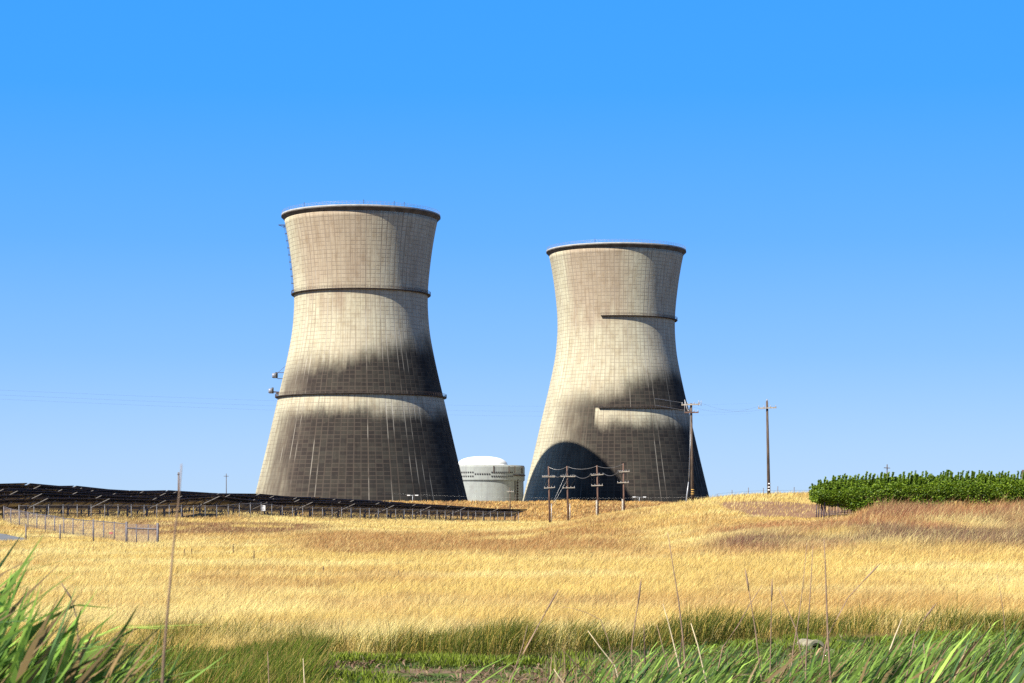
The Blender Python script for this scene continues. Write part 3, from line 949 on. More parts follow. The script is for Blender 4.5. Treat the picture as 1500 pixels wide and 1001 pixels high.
# ------------------------------------------------------------------ vegetation: grass blades in bulk
def kite(P, H, Wd, lean, yaw, belly=.6, bend=.4):
    """one quad blade per point: base, right, tip, left"""
    n = len(P)
    V = np.empty((n, 4, 3), np.float32)
    wx = np.cos(yaw)*Wd*.5; wy = np.sin(yaw)*Wd*.5
    V[:, 0] = P
    tip = P.copy(); tip[:, 0] += lean[:, 0]; tip[:, 1] += lean[:, 1]; tip[:, 2] += H
    mid = P.copy(); mid[:, 0] += lean[:, 0]*bend; mid[:, 1] += lean[:, 1]*bend; mid[:, 2] += H*belly
    V[:, 2] = tip
    V[:, 1] = mid; V[:, 1, 0] += wx; V[:, 1, 1] += wy
    V[:, 3] = mid; V[:, 3, 0] -= wx; V[:, 3, 1] -= wy
    return V.reshape(-1, 3), np.arange(n*4, dtype=np.int32).reshape(n, 4)

def tuss_base(u):
    px = 750+F*u
    return np.interp(px, [-400, 0, 250, 400, 450, 480, 760, 900, 1020, 1200, 1500, 1900], [39, 39, 40, 42, 44.8, 46.0, 45.8, 47.8, 49.2, 52.5, 54, 55])

def sample(n, D0, D1, p, u0=-.28, u1=.28):
    """n points, density per square metre falling as D**-p"""
    e = 2-p
    r = RNG.random(n)
    D = (D0**e+r*(D1**e-D0**e))**(1/e)
    a = u0-(4.5/D if u0 < -.2 else 0); b = u1+(4.5/D if u1 > .2 else 0)   # a few metres beyond the frame
    u = a+(b-a)*RNG.random(n)
    return u, D
def in_poly_strip(X, Y, pts, pad=0):
    m = np.zeros(len(X), bool)
    for k in range(len(pts)-1):
        q = [pts[k][0], pts[k+1][0], pts[k+1][1], pts[k][1]]
        ins = np.ones(len(X), bool); sgn = None
        cx = sum(a for a, b in q)/4; cy = sum(b for a, b in q)/4
        for i in range(4):
            (x0, y0), (x1, y1) = q[i], q[(i+1) % 4]
            c = (x1-x0)*(Y-y0)-(y1-y0)*(X-x0)
            cc = (x1-x0)*(cy-y0)-(y1-y0)*(cx-x0)
            ins &= (c*np.sign(cc) > -pad)
        m |= ins
    return m

def lerp(a, b, t): return a*(1-t)[:, None]+np.array(b)[None, :]*t[:, None]
STRAW = np.array([.72, .53, .165]); PALE = (.85, .72, .30); ORANGE = (.50, .28, .095); BROWN = (.28, .15, .075)
MAUVE = (.165, .095, .078); TUSS = (.045, .068, .010); GOLDTIP = (.52, .36, .09)

def field():
    N = 2000000
    u, D = sample(N, 44, 440, 2.05)
    X = u*D; Y = D
    px = 750+F*u
    tb = tuss_base(u)+ (fbm(X/1.1, Y/1.1, 2)-.5)*2.6+(fbm(X/4.+5, Y/4., 2)-.5)*2.4
    keep = D > tb
    keep &= ~in_poly_strip(X, Y, TRACK) | (RNG.random(N) < .06)
    keep &= ~in_poly_strip(X, Y, DRIVE)
    # thin out under and behind the solar panels
    s = (X-AP[0])*AD[0]+(Y-AP[1])*AD[1]; o = (X-AP[0])*AN[0]+(Y-AP[1])*AN[1]
    arr = (o > 3) & (s < 146)
    keep &= ~arr | (RNG.random(N) < .35)
    # bare patches
    bare = fbm(X/5., Y/9.+40, 3)
    keep &= RNG.random(N) < .62+.5*sstep(.30, .48, bare)
    # faint vehicle line across the flat
    yl = 97+np.sin(X*.08)*1.2
    line = np.exp(-((Y-yl)/1.6)**2)*(fbm(X/6+3, Y*0+7, 2) > .38)
    keep &= RNG.random(N) > line*.75
    idx = keep
    u, D, X, Y, px, tb, o, s, arr = u[idx], D[idx], X[idx], Y[idx], px[idx], tb[idx], o[idx], s[idx], arr[idx]
    n = len(u); R = RNG.random
    # ---- patches
    hill = sstep(1000, 1090, px)*sstep(116, 126, D+(fbm(X/6, Y/6, 2)-.5)*14)*sstep(175, 150, D)
    mauve = hill*np.clip(np.exp(-((D-129+(fbm(X/5, Y/5+3, 2)-.5)*16)/7)**2)*1.1+.45*sstep(.45, .6, fbm(X/5+5, Y/8+5, 3)), 0, 1)*sstep(.20, .40, fbm(X/6+15, Y/9+5, 3))
    left_br = sstep(140, 220, px)*sstep(520, 430, px)*sstep(222, 240, D)*sstep(300, 280, D)
    left_br *= sstep(.28, .46, fbm(X/6+21, Y/12+5, 3))
    mid_or = sstep(380, 480, px)*sstep(990, 880, px)*sstep(126, 140, D+(fbm(X/5, Y/8, 2)-.5)*25)*sstep(250, 205, D)
    mid_or *= sstep(.28, .48, fbm(X/6+2, Y/14+9, 3))
    farhill = sstep(395, 430, D)
    patch = sstep(.50, .68, fbm(X/9+60, Y/22+3, 4))
    streak = sstep(.52, .66, fbm(X/14+11, Y/3.2+40, 3))*sstep(125, 70, D)
    pale = sstep(.48, .66, fbm(X/12+90, Y/5+70, 3))
    tall = np.clip(hill*.9+.5*sstep(950, 1010, px)*sstep(150, 180, D)+.35*mid_or, 0, 1)
    green = sstep(4.2, .4, D-tb+(fbm(X/1.8, Y/2.2, 3)-.5)*7.0)
    green = np.where(px < 450, sstep(11.0, 2.0, D-tb+(fbm(X/2.2, Y/2.2, 3)-.5)*8.0), green)
    c = np.repeat(STRAW[None, :], n, 0)
    c = lerp(c, PALE, pale*.85)
    c = lerp(c, ORANGE, np.clip(patch*.5+streak*.16, 0, .7))
    c = lerp(c, (.46, .25, .085), mid_or*.95)
    c = lerp(c, BROWN, np.clip(left_br*1.0+mid_or*.3*R(n), 0, 1))
    c = lerp(c, (.39, .165, .078), hill*.95*sstep(.25, .45, fbm(X/8+1, Y/8+33, 3)))
    c = lerp(c, MAUVE, mauve*.85)
    c = lerp(c, (.50, .30, .10), farhill*.5)
    # individual variety
    k = R(n)
    tft = sstep(.60, .72, fbm(X/1.3+2, Y/2.2+66, 2))*(R(n) < .5)
    c = lerp(c, BROWN, tft*.55)
    c = lerp(c, PALE, (k > .80)*.55)
    c = lerp(c, BROWN, (k < .16)*.55)
    gsel = (R(n) < green*.93)
    gc = lerp(np.repeat(np.array(TUSS)[None, :], n, 0), (.17, .185, .022), R(n)**1.5)
    gc = lerp(gc, GOLDTIP, (R(n) < .20+.40*(1-green))*.9)
    c = np.where(gsel[:, None], gc, c)
    c *= (.78+.44*R(n))[:, None]
    H = (.36+.25*fbm(X/3, Y/4+13, 3)+.07*fbm(X/1.1, Y/1.6+13, 2)+.05)*(.6+.6*R(n)+.35*(R(n) > .93))
    H *= 1+.55*tall
    H *= 1-.35*np.exp(-((D-yl[idx])/1.8)**2)
    vy = sstep(1150, 1190, px)*sstep(1262, 1235, px)*sstep(140, 150, D)*sstep(185, 178, D)
    H *= 1-.6*vy
    H *= 1+.75*sstep(1250, 1290, px)*sstep(141, 147, D)*sstep(160, 157, D)
    H *= 1-.5*sstep(1040, 1070, px)*sstep(1215, 1190, px)*sstep(138, 150, D)*sstep(240, 215, D)
    H = np.where(gsel, H*(.35+1.25*fbm(X/1.3+7, Y/1.3+1, 2)), H)
    H = np.where(arr, H*.7, H)
    near_t = np.exp(-((D-tb)/2.5)**2)
    H *= 1+.22*near_t*(px > 440)
    Wd = .0085*(D/55)*(.7+.6*R(n))
    Wd = np.where(gsel, Wd*1.3, Wd)
    wind = .32+.25*(fbm(X/6, Y/6+77, 2)-.5)
    lean = np.stack([H*(wind+.55*(R(n)-.5)*2), H*.55*(R(n)-.5)], -1)
    yaw = (R(n)-.5)*1.8
    z = terrain(X, Y)-.03
    V, Fc = kite(np.stack([X, Y, z], -1).astype(np.float32), H, Wd, lean, yaw, .68, .45)
    o = link('dry_grass', bulk_mesh('dry_grass', V, Fc, c, M['grass']))
    tag(o, 'golden dry wind-bent grass covering the field, greener along its near edge', 'grass', kind='stuff')
field()

def far_grass():
    N = 240000
    u, D = sample(N, 430, 720, 1.0)
    X = u*D; Y = D
    s = (X-AP[0])*AD[0]+(Y-AP[1])*AD[1]; o = (X-AP[0])*AN[0]+(Y-AP[1])*AN[1]
    keep = (u > -.10) & (u < .30)
    u, D, X, Y = u[keep], D[keep], X[keep], Y[keep]
    n = len(u); R = RNG.random
    c = np.repeat(np.array([.58, .35, .11])[None, :], n, 0)
    pt = sstep(.42, .62, fbm(X/9+4, Y/14, 4))
    c = lerp(c, (.30, .155, .065), pt*.8)
    c = lerp(c, PALE, (R(n) > .85)*.6)
    c = lerp(c, (.28, .16, .08), (R(n) < .15)*.7)
    c *= (.8+.4*R(n))[:, None]
    H = (.5+.7*fbm(X/5, Y/6, 3))*(.5+.8*R(n)); Wd = .16*(.6+.8*R(n))
    lean = np.stack([H*(.35+.8*(R(n)-.5)), H*.5*(R(n)-.5)], -1)
    V, Fc = kite(np.stack([X, Y, terrain(X, Y)-.05], -1).astype(np.float32), H, Wd, lean, (R(n)-.5)*1.6, .6, .4)
    o = link('hill_grass', bulk_mesh('hill_grass', V, Fc, c, M['grass']))
    tag(o, 'orange-gold dry grass on the far rise before the tower feet', 'grass', kind='stuff')
far_grass()

# low weeds of the wet meadow, and reed litter on its mud
def meadow():
    N = 720000
    u, D = sample(N, 33, 57, 1.0, -.28, .28)
    X = u*D; Y = D; px = 750+F*u
    tb = tuss_base(u)
    R = RNG.random
    leftside = sstep(470, 420, px+(fbm(X, Y, 2)-.5)*60)
    cov = sstep(.36, .58, fbm(X/1.6+3, Y/1.1+8, 3))
    mud = np.exp(-((px-800)/170)**2)*sstep(44.6, 41.5, D)+.5*np.exp(-((px-640)/40)**2)*sstep(42.0, 41, D)
    cov = np.clip(cov+.35*sstep(2.5, .3, tb-D)-mud*.6, .03, 1)
    keep = (D < tb+.6) & (R(N) < np.maximum(cov, leftside))
    u, D, X, Y, px, leftside = u[keep], D[keep], X[keep], Y[keep], px[keep], leftside[keep]
    n = len(u)
    tall = R(n) < leftside*.95
    br = sstep(.46, .62, fbm(X/1.4+40, Y/.9+2, 3))
    c = lerp(np.repeat(np.array([.085, .135, .04])[None, :], n, 0), (.21, .27, .03), br*.95)
    c = lerp(c, (.20, .17, .11), (R(n) < .13)*.8)
    ct = lerp(np.repeat(np.array([.045, .085, .010])[None, :], n, 0), (.20, .25, .025), R(n)**1.4)
    ct = lerp(ct, (.45, .31, .10), (R(n) < .24*(.4+1.2*fbm(X/1.5+9, Y/2, 2)))*.85)
    c = np.where(tall[:, None], ct, c)*(.75+.5*R(n))[:, None]
    H = np.where(tall, (.35+.35*fbm(X/1.2, Y/1.2, 3))*(.6+.8*R(n)), (.04+.15*br)*(.5+R(n)))
    Wd = np.where(tall, .016, .028)*(.6+.8*R(n))
    lean = np.stack([H*(np.where(tall, .35, .1)+1.0*(R(n)-.5)), H*np.where(tall, .6, 1.6)*(R(n)-.5)], -1)
    V, Fc = kite(np.stack([X, Y, terrain(X, Y)-.01], -1).astype(np.float32), H, Wd, lean, (R(n)-.5)*3, .6, .5)
    tag(link('meadow_weeds', bulk_mesh('meadow_weeds', V, Fc, c, M['green'])), 'bright green low weeds and marsh grass on the wet ditch floor', 'weeds', kind='stuff')
    # litter: flat dead blades
    N = 26000
    u, D = sample(N, 33, 50, 1.0, -.12, .28)
    X = u*D; Y = D; px = 750+F*u
    pz = np.exp(-((px-510)/38)**2-((D-44.2)/.9)**2)*1.2+.35*np.exp(-((px-810)/150)**2)*sstep(44.5, 42, D)+.10
    keep = (D < tuss_base(u)-.2) & (R(N) < pz)
    X, Y = X[keep], Y[keep]; n = len(X)
    H = .03+.10*R(n); L = .10+.22*R(n); a = R(n)*2*pi
    lean = np.stack([np.cos(a)*L, np.sin(a)*L], -1)
    c = lerp(np.repeat(np.array([.13, .075, .05])[None, :], n, 0), (.34, .235, .15), R(n)**1.5)
    V, Fc = kite(np.stack([X, Y, terrain(X, Y)+.02], -1).astype(np.float32), H, .035*(.6+R(n)), lean, a+pi/2, .8, .5)
    tag(link('reed_litter', bulk_mesh('reed_litter', V, Fc, c, M['dead'])), 'scattered dead reed litter on the bare mud of the ditch floor', 'litter', kind='stuff')
meadow()

# long arching cattail leaves: strips of segments
def leaves(P, H, lean_a, reach, Wd, droop, seg=7, twist=None):
    """P (n,3) roots; lean direction angle; reach = horizontal travel of the tip; droop bends the tip over"""
    n = len(P)
    t = np.linspace(0, 1, seg+1)
    dx = np.cos(lean_a)[:, None]*reach[:, None]*(t**1.7)[None, :]
    dy = np.sin(lean_a)[:, None]*reach[:, None]*(t**1.7)[None, :]
    hz = H[:, None]*(t[None, :]-droop[:, None]*(t**3.2)[None, :])
    C = np.stack([P[:, 0:1]+dx, P[:, 1:2]+dy, P[:, 2:3]+hz], -1)
    w = Wd[:, None]*.5*(np.minimum(1, .55+t*1.6)*(1-t**6))[None, :]+.0008
    yaw = RNG.random(n)*1.9-.95 if twist is None else twist
    yw = yaw[:, None]+(t*1.0)[None, :]*(RNG.random(n)-.5)[:, None]*2
    ox = np.cos(yw)*w; oy = np.sin(yw)*w
    V = np.empty((n, seg+1, 2, 3), np.float32)
    V[:, :, 0] = C; V[:, :, 1] = C
    V[:, :, 0, 0] -= ox; V[:, :, 0, 1] -= oy; V[:, :, 1, 0] += ox; V[:, :, 1, 1] += oy
    V[:, :, 1, 2] += (w*.35)
    base = (np.arange(n)*(seg+1)*2)[:, None]
    k = np.arange(seg)*2
    Fc = np.stack([base+k, base+k+1, base+k+3, base+k+2], -1).reshape(-1, 4)
    return V.reshape(-1, 3), Fc.astype(np.int32)
def peak(dr):
    t = np.minimum(1, (1/(3.2*np.maximum(dr, .01)))**(1/2.2))
    return t-dr*t**3.2
def leafcol(n, seg, dead=.12):
    R = RNG.random
    c = lerp(np.repeat(np.array([.10, .19, .030])[None, :], n, 0), (.31, .46, .085), R(n))
    c = lerp(c, (.05, .10, .045), (R(n) < .25)*.8)
    tip = np.repeat(c, seg, 0)
    kk = np.tile(np.arange(seg), n)
    br = np.repeat(R(n) < .2, seg) & (kk >= seg-2)
    tip = np.where(br[:, None], np.array([.22, .15, .07])[None, :], tip)
    dd = np.repeat(R(n) < dead, seg)
    tip = np.where(dd[:, None], np.array([.36, .25, .14])[None, :], tip)
    return tip

def reed_bed():
    R = RNG.random
    N = 9000
    u, D = sample(N, 13, 34, 1.0, .015, .28)
    px = 750+F*u; X = u*D
    dens = np.interp(px, [760, 820, 870, 960, 1030, 1150, 1300, 1500, 1700], [.0, .08, .28, .5, .85, .72, .9, 1, 1])
    dens *= .35+.9*sstep(.36, .56, fbm(X/1.3+9, D/1.6, 2))
    keep = R(N) < dens
    u, D, px, X = u[keep], D[keep], px[keep], X[keep]; n = len(u)
    z = terrain(X, D)
    # leaf tips reach a fairly even canopy line
    ytop = np.interp(px, [750, 830, 900, 1000, 1100, 1200, 1330, 1500, 1700], [985, 955, 935, 930, 930, 926, 912, 893, 884])
    zt = CH-(ytop-HY+60*R(n)**.9)/F*D
    dr = .10+.50*R(n)**1.3
    H = np.clip((zt-z)/peak(dr), .35, 2.5)
    la = (R(n)-.5)*1.5
    reach = H*(.14+.34*R(n))
    V, Fc = leaves(np.stack([X-reach*.6, D, z-.05], -1), H, la, reach, .026*(.6+1.2*R(n)**1.5), dr, 7)
    c = leafcol(n, 7, .04)*(.30+1.1*np.repeat(R(n)**1.2, 7))[:, None]
    tag(link('reed_bed', bulk_mesh('reed_bed', V, Fc, c, M['green'], True)), 'dense bed of green cattail leaves leaning in the wind along the near bank', 'reeds', kind='stuff')
    # broken brown stalks standing among them
    N = 1700
    u, D = sample(N, 18, 40, 1.0, .012, .28)
    X = u*D; px = 750+F*u
    keep = (R(N) < np.interp(px, [760, 830, 940, 1200, 1500], [.15, .7, 1, .6, .5]))
    u, D, X, px = u[keep], D[keep], X[keep], px[keep]; n = len(u)
    z = terrain(X, D)
    yt = 930+65*R(n)**.8
    H = np.clip(CH-(yt-HY)/F*D-z, .3, 1.8)
    V, Fc = leaves(np.stack([X, D, z-.05], -1), H, R(n)*6.28, H*.12*R(n), .012*(.6+.9*R(n)), R(n)*.05, 3)
    c = np.repeat(lerp(np.repeat(np.array([.20, .11, .065])[None, :], n, 0), (.44, .31, .18), R(n)), 3, 0)
    tag(link('dead_reeds', bulk_mesh('dead_reeds', V, Fc, c, M['dead'])), 'short broken brown cattail stalks standing among the green leaves', 'reeds', kind='stuff')
reed_bed()

def clump(px, D, n, spread, ytop, label, lean=.5, seg=9, wide=.02, dead=.01, dropy=70, la=.8, hmul=1.0):
    R = RNG.random
    x0, y0, _ = at(px, D)
    t = thing('cattail_clump', label, 'cattails', (x0, y0, tz(x0, y0)))
    X = x0+(R(n)-.5)*2*spread; Y = y0+(R(n)-.5)*2*spread*.9
    z = terrain(X, Y)
    zt = CH-(ytop-HY+dropy*R(n)**.8)/F*D
    dr = .04+.34*R(n)**1.8
    H = np.maximum((zt-z)/peak(dr), .3)
    reach = H*(lean*(.35+.9*R(n)))
    V, Fc = leaves(np.stack([X-x0-reach*.75, Y-y0, z-.05-tz(x0, y0)], -1), H, (R(n)-.5)*la, reach, wide*(.6+.6*R(n)), dr, seg)
    link('leaf_blades', bulk_mesh('leaf_blades', V, Fc, leafcol(n, seg, dead)*(.7+.95*np.repeat(R(n), seg))[:, None], M['green'], True), t)
    return t
# big soft-focus clump at the near left, built from neighbouring plants
clump(-60, 7.2, 90, .20, 752, 'tall blurred cattail plant at the left frame edge, its leaves the highest', .38, dropy=170, wide=.044)
clump(0, 6.6, 110, .22, 815, 'blurred dense cattail plant in the lower left corner of the view', .42, dropy=150, wide=.046)
clump(80, 7.0, 80, .20, 862, 'blurred cattail plant arching right, beside the corner clump', .50, dropy=120, wide=.044)
clump(170, 7.6, 60, .19, 905, 'low arching cattail plant, rightmost of the near left clump', .48, dropy=80, wide=.04)
clump(222, 12.0, 7, .12, 895, 'few sharp green cattail blades just right of the tall blurred stem', .32, dropy=90, wide=.018)
clump(318, 13.5, 4, .10, 945, 'thin pair of pale green blades at the lower left foreground', .35, dropy=40, wide=.018)
clump(745, 13.0, 9, .10, 940, 'isolated broad green cattail blades at bottom centre by the mud', .40, dropy=45, wide=.024)
clump(528, 15.0, 1, .01, 974, 'single short green blade standing in front of the meadow', .05, dropy=2, wide=.03)
clump(905, 17.0, 26, .35, 930, 'cattail plant with upright pale leaves at the left end of the reed bed', .32, dropy=60, wide=.02)
clump(1420, 15.0, 30, .5, 890, 'cattail plant with highest arching leaves at the right end of the reed bed', .42, dropy=60, wide=.02)

# individual dry stems (photo columns/rows give where each stands; all reach the ground)
M['stem'] = plain('dry_stem', (.25, .165, .11), .8, var=.25, scale=8)
M['stem_pale'] = plain('pale_dry_stem', (.55, .44, .28), .8, var=.2, scale=8)
M['stem_dark'] = plain('dark_dry_stem', (.085, .05, .04), .8, var=.25, scale=8)
def stem(label, D, pts, r0, mat, head=0, name='dry_stem'):
    P = [np.array(at(px, D, py)) for px, py in pts]
    b = P[-1].copy()
    d = P[-1]-P[-2]; d = d/max(abs(d[2]), .05)
    g = tz(b[0], b[1])
    k = max(b[2]-g, 0)+.1
    foot = b+np.array([np.clip(d[0]*k, -.4, .4), 0, -k])
    P = [foot]+P[::-1]
    o = np.array([foot[0], foot[1], g])
    t = thing(name, label, 'dry stem', tuple(o))
    Q = [p-o for p in P]
    rr = [r0*(1-.72*i/(len(Q)-1)) for i in range(len(Q))]
    MB().tube(Q, rr, 6).build('stalk', mat, t)
    if head:
        a = Q[-1]; d = (Q[-1]-Q[-2]); d = d/np.linalg.norm(d)
        MB().tube([a-d*head, a-d*head*.6, a-d*head*.2, a+d*.02], [r0*.5, r0*1.05, r0*.8, r0*.2], 6).build('seed_head', mat, t)
    return t
ST, SP, SD = M['stem'], M['stem_pale'], M['stem_dark']
stem('tall blurred brown stem rising from the bottom edge past the gate at left', 4.2, [(266, 680), (262, 730), (254, 800), (246, 890), (240, 960), (238, 1001)], .0040, ST)
stem('tall straight brown stem leaning left, at the golden mound', 17, [(978, 780), (986, 830), (994, 880), (1000, 932), (1006, 1001)], .010, ST)
stem('brown stem with thick tip, leftmost upright of the right reed bed', 17, [(939, 851), (936, 875), (931, 906), (925, 950), (927, 1001)], .009, ST, .2)
stem('pale straw stem leaning left beside the tall leaning stem', 17, [(971, 885), (979, 912), (986, 940), (992, 964)], .009, SP)
stem('pale straw stem slanting down to the bottom edge, middle of the reed bed', 16, [(1012, 913), (1022, 945), (1035, 1001)], .010, SP)
stem('brown stem crossing another, leaning left', 18, [(1092, 836), (1100, 883), (1106, 920), (1113, 975)], .009, ST, .18)
stem('long brown stem leaning far right, crossing another', 18, [(1117, 857), (1098, 886), (1080, 918), (1059, 948)], .008, ST)
stem('straight upright brown stem with blunt tip in mid reed bed', 18, [(1131, 851), (1130, 895), (1129, 941), (1128, 1001)], .0085, ST, .18)
stem('short thin stem leaning left with its tip over the gold field', 19, [(1140, 861), (1152, 890), (1166, 922)], .008, ST)
stem('thinnest of three tall stems before the mauve grass', 17, [(1182, 795), (1176, 860), (1170, 905), (1162, 950), (1157, 1001)], .0075, ST)
stem('middle of three tall stems before the mauve grass', 16.5, [(1191, 800), (1188, 850), (1184, 915), (1181, 960), (1180, 1001)], .0085, ST)
stem('thickest of three tall stems before the mauve grass', 15.5, [(1207, 790), (1209, 830), (1211, 890), (1213, 940), (1217, 1001)], .0115, ST)
stem('thin bent stem with seed head leaning far right', 17, [(1288, 827), (1266, 850), (1243, 875), (1228, 902), (1213, 931)], .007, ST, .2)
stem('pale thick straw stem slanting right near the bottom edge', 15.5, [(1321, 907), (1310, 935), (1298, 968), (1285, 1001)], .012, SP)
stem('thin brown stem leaning right with a blurred tip', 17, [(1370, 886), (1355, 905), (1341, 929)], .008, ST, .15)
stem('hair-thin bent stem standing alone near the right frame edge', 19, [(1460, 841), (1466, 870), (1470, 900), (1474, 950)], .0055, ST)
stem('short brown broken stalk low in the right reed bed', 17, [(1353, 943), (1355, 970), (1356, 1001)], .011, ST)
stem('long stem with thick brown tip leaning right, at bottom centre', 16, [(817, 866), (806, 885), (796, 903), (770, 950), (748, 992)], .008, ST, .2)
stem('straw stem leaning right, left of the long leaning one', 16, [(773, 915), (766, 945), (751, 990)], .007, ST)
stem('thick dark upright stem at the left of the reed bed', 18, [(943, 914), (944, 940), (945, 970), (946, 1001)], .012, SD)
stem('bright straw stem slanting right to left down, by the reed bed start', 18, [(861, 924), (880, 950), (901, 976)], .010, SP)
stem('black bent stalk slanting across the mud', 17, [(826, 954), (848, 978), (871, 1003)], .009, SD)
stem('short cream straw piece rising from the mud', 17, [(811, 980), (817, 989), (825, 1000)], .009, SP)
stem('thin arching stem drooping left over the gold grass edge', 17, [(819, 889), (838, 891), (858, 897), (880, 908), (890, 935)], .0045, ST)
stem('thin upright straw in front of the green bank at left', 16, [(444, 965), (446, 1001)], .009, SP)
stem('thin brown stalk in the green bank, lower left', 17, [(392, 955), (394, 1001)], .009, ST)
stem('blurred thin brown stalk among the near left cattails', 7.5, [(92, 858), (104, 876), (112, 905), (118, 990)], .004, ST, .06)
stem('short dark stalk at the bottom centre mud', 16, [(676, 978), (676, 1001)], .008, SD)
stem('slanting brown stalk before the tall leaning stem', 18, [(962, 915), (970, 945), (976, 970)], .008, ST)
stem('reddish broken stalk beneath the tall leaning stem', 18, [(999, 936), (996, 965), (994, 1001)], .014, SD)
stem('second reddish stalk, lower right of the reed bed centre', 17, [(1450, 938), (1448, 975)], .013, ST)

# dark dock stalks standing in the golden field
dk = [(59, 845, 853), (95.6, 838, 843), (179, 841, 852), (184, 846, 853), (191, 846, 853), (215, 843, 852), (222, 847, 853), (229.5, 836, 845), (231.6, 848, 853),
      (269.5, 804, 820), (280, 803, 813), (341, 797, 809), (371.5, 806, 831), (473, 830, 846), (552.5, 820, 831), (570, 837, 850), (583, 835, 850), (690, 826, 834), (729, 834, 845), (1217, 832, 838), (195, 834, 840), (165, 847, 852)]
dl = {371.5: 'tallest dark dock stalk with a thick head in the left golden field', 473: 'slim dark dock stalk alone in the field below the big tower', 269.5: 'dark dock stalk right of the gate, taller of a pair', 280: 'dark dock stalk right of the gate, shorter of a pair', 341: 'short dark dock stalk left of the tallest one',
      552.5: 'short dark dock stalk right of the slim lone one', 570: 'dark dock stalk, left of a pair low in mid field', 583: 'dark dock stalk, right of a pair low in mid field', 1217: 'tiny dark stalk in the pale band at right', 59: 'leftmost tiny dark stalk in the golden field'}
for px, y0, y1 in dk:
    D = min(3.25*F/(y1-HY), 135)
    b = at(px, D); zt = at(px, D, y0)[2]-b[2]
    t = thing('dock_stalk', dl.get(px, 'tiny dark dock stalk in the loose row low in the left golden field'), 'dry stem', b, 0, 'dark dock stalks in the field')
    MB().tube([(0, 0, -.1), (.01, 0, zt*.5), (.03, 0, zt)], [.014, .012, .008], 5).build('stalk', SD, t)
    MB().tube([(.012, 0, zt*.35), (.018, 0, zt*.55), (.025, 0, zt*.85), (.03, 0, zt*1.02)], [.012, .035, .03, .008], 6).build('seed_head', SD, t)

# broken concrete culvert pipe half hidden in the weeds
cx, cy, cz = at(1193, 48.0)
cu_ = thing('culvert_pipe', 'pale broken concrete pipe with a dark mouth, half hidden in green weeds', 'pipe', (cx, cy, tz(cx, cy)), radians(14))
mc = plain('pale_concrete', (.24, .22, .15), .9, var=.25, scale=6)
ring = [(.13, -.7), (.18, -.7), (.18, .05), (.20, .05), (.20, .15), (.13, .15)]
o = MB().lathe(ring, 28, smooth=False, closed_prof=True).build('barrel', mc, cu_, (0, 0, .13))
o.rotation_euler = (radians(90), 0, 0)
MB().box((-.24, -.12, .06), (.24, .22, .18), .3).build('rubble', mc, cu_)
MB().box((.34, -.1, .03), (.22, .18, .14), -.4).build('rubble', mc, cu_)

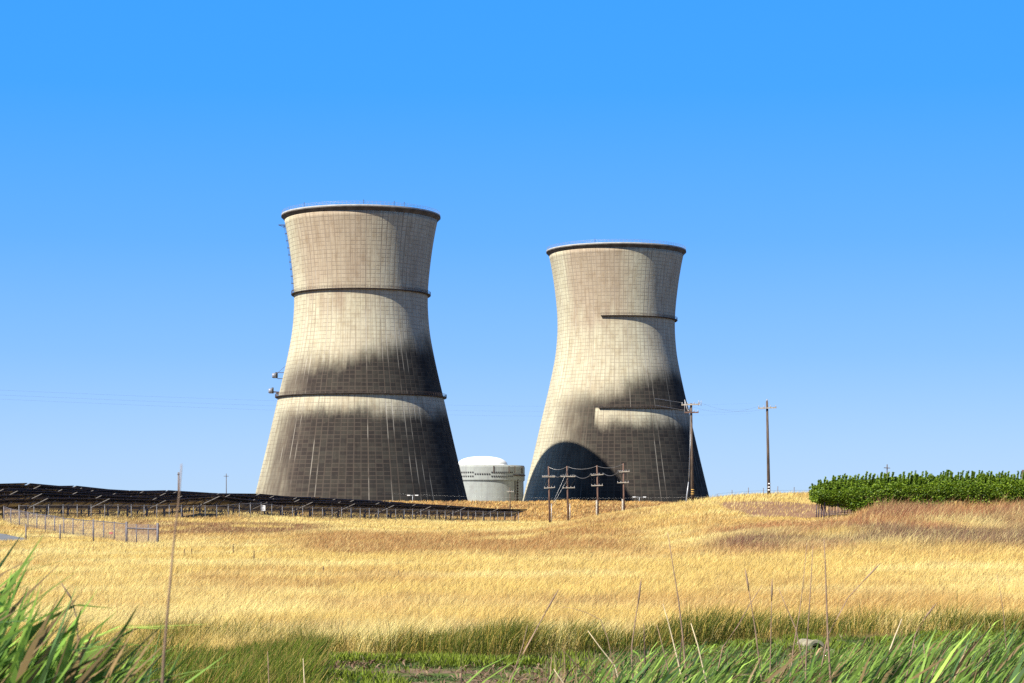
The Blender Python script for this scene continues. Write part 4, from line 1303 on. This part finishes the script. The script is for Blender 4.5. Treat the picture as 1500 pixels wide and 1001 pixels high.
# ------------------------------------------------------------------ vineyard
M['vine_wood'] = plain('vine_trunk_bark', (.085, .055, .045), .9, var=.35, scale=6)
M['stake'] = plain('vine_stake', (.10, .075, .085), .7, var=.3, scale=6)
def vine_row(k, D, px0, L, label, nleaf):
    R = RNG.random
    x0 = (px0-750)/F*D
    b = (x0, D, tz(x0, D))
    t = thing('vineyard_row', label, 'vines', b, 0, 'rows of green vines on the hill')
    slope = .06
    # leaves
    s = R(nleaf)*L-.7
    vig = .62+.75*vnoise(s/1.3+k*9, s*0+k*3.3)
    endf = sstep(-.9, .7, s)
    a = R(nleaf)*2*pi; rad = np.sqrt(R(nleaf))*.25+.75
    hh = np.cos(a)*rad; ww = np.sin(a)*rad
    zc = 1.98+.15*(vnoise(s/2.0+4, s*0+k)-.5)
    Z = zc+hh*(.80*vig)*(.6+.4*endf)
    Yo = ww*(.62*vig)
    # hanging curtains and bare stretches underneath
    hang = sstep(.40, .62, vnoise(s/.9+31, s*0+k*7))*sstep(1.2, 2.6, s)
    Z = np.where(hh < -.3, Z-hang*.95*R(nleaf), Z)
    # upright shoots
    sh = R(nleaf) < .22
    shx = np.floor(s*3.2)
    tall = .30+.75*np.mod(np.sin(shx*12.9898+k)*43758.5453, 1.0)
    Z = np.where(sh, zc+.55+tall*R(nleaf)*(.4+.6*endf), Z); Yo = np.where(sh, np.mod(np.sin(shx*78.2)*437.5, 1)*.7-.35+.1*(R(nleaf)-.5), Yo)
    s = np.where(sh, (shx+.5)/3.2+.10*(R(nleaf)-.5)+.16*(Z-zc), s)
    gz = terrain(x0+s, D+s*slope)-b[2]
    P = np.stack([s, Yo+s*slope, Z+gz], -1)
    size = (.04+.06*R(nleaf))
    # leaf quads with random orientation
    nrm = RNG.normal(size=(nleaf, 3)); nrm[:, 2] = np.abs(nrm[:, 2])+.35; nrm[:, 1] -= .35
    nrm /= np.linalg.norm(nrm, axis=1)[:, None]
    ref = RNG.normal(size=(nleaf, 3)); uu = np.cross(nrm, ref); uu /= np.linalg.norm(uu, axis=1)[:, None]; vv = np.cross(nrm, uu)
    sz = size[:, None]
    V = np.stack([P-uu*sz*1.1, P-vv*sz*.85+nrm*sz*.2, P+uu*sz*1.1, P+vv*sz*.85+nrm*sz*.2], 1).reshape(-1, 3)
    c = lerp(np.repeat(np.array([.06, .125, .010])[None, :], nleaf, 0), (.24, .34, .022), R(nleaf)**1.3)
    c = lerp(c, (.20, .27, .06), (R(nleaf) < .08)*.8)
    link('foliage', bulk_mesh('foliage', V, np.arange(nleaf*4, dtype=np.int32).reshape(-1, 4), c, M['leaf']), t)
    trunk = MB().tube([(0, 0, -.2), (.05, .02, .4), (-.03, 0, .8), (.04, 0, 1.2)], [.05, .042, .038, .03], 6).mesh('trunk', M['vine_wood'])
    stake = MB().tube([(0, 0, -.3), (0, 0, 2.0)], .035, 5).mesh('stake', M['stake'])
    for i in range(int(L/1.8)):
        if i > 26: break
        x = .25+i*1.8
        z = tz(x0+x, D+x*slope)-b[2]
        o = link('trunk', trunk, t, (x, x*slope, z)); o.rotation_euler = (0, 0, i*1.3)
        link('stake', stake, t, (x+.75, (x+.75)*slope, tz(x0+x+.75, D+(x+.75)*slope)-b[2]))
    # end post leaning, with irrigation hose and trellis wires
    MB().tube([(-.15, 0, -.3), (-.02, 0, 1.9)], .055, 6).build('end_post', M['stake'], t)
    mb = MB()
    for h, r in ((.42, .018), (1.15, .008), (1.6, .008)):
        mb.tube([(x, x*slope, tz(x0+x, D+x*slope)-b[2]+h) for x in np.linspace(-.1, L-1, 14)], r, 4)
    mb.build('trellis_wire', M['stake'], t)
VR = [(161, 1209, 24, 'front vineyard row on the hill, its leafy left end above bare stakes', 70000),
      (164.2, 1205, 25, 'second vineyard row, its shoots showing just above the front row', 36000),
      (167.4, 1201, 26, 'third vineyard row, its left end standing out beyond the front rows', 28000),
      (170.8, 1198, 27, 'fourth vineyard row, its left end furthest to the left', 28000)]
for k, (D, p0, L, lb, nl) in enumerate(VR): vine_row(k, D, p0, L, lb, nl)
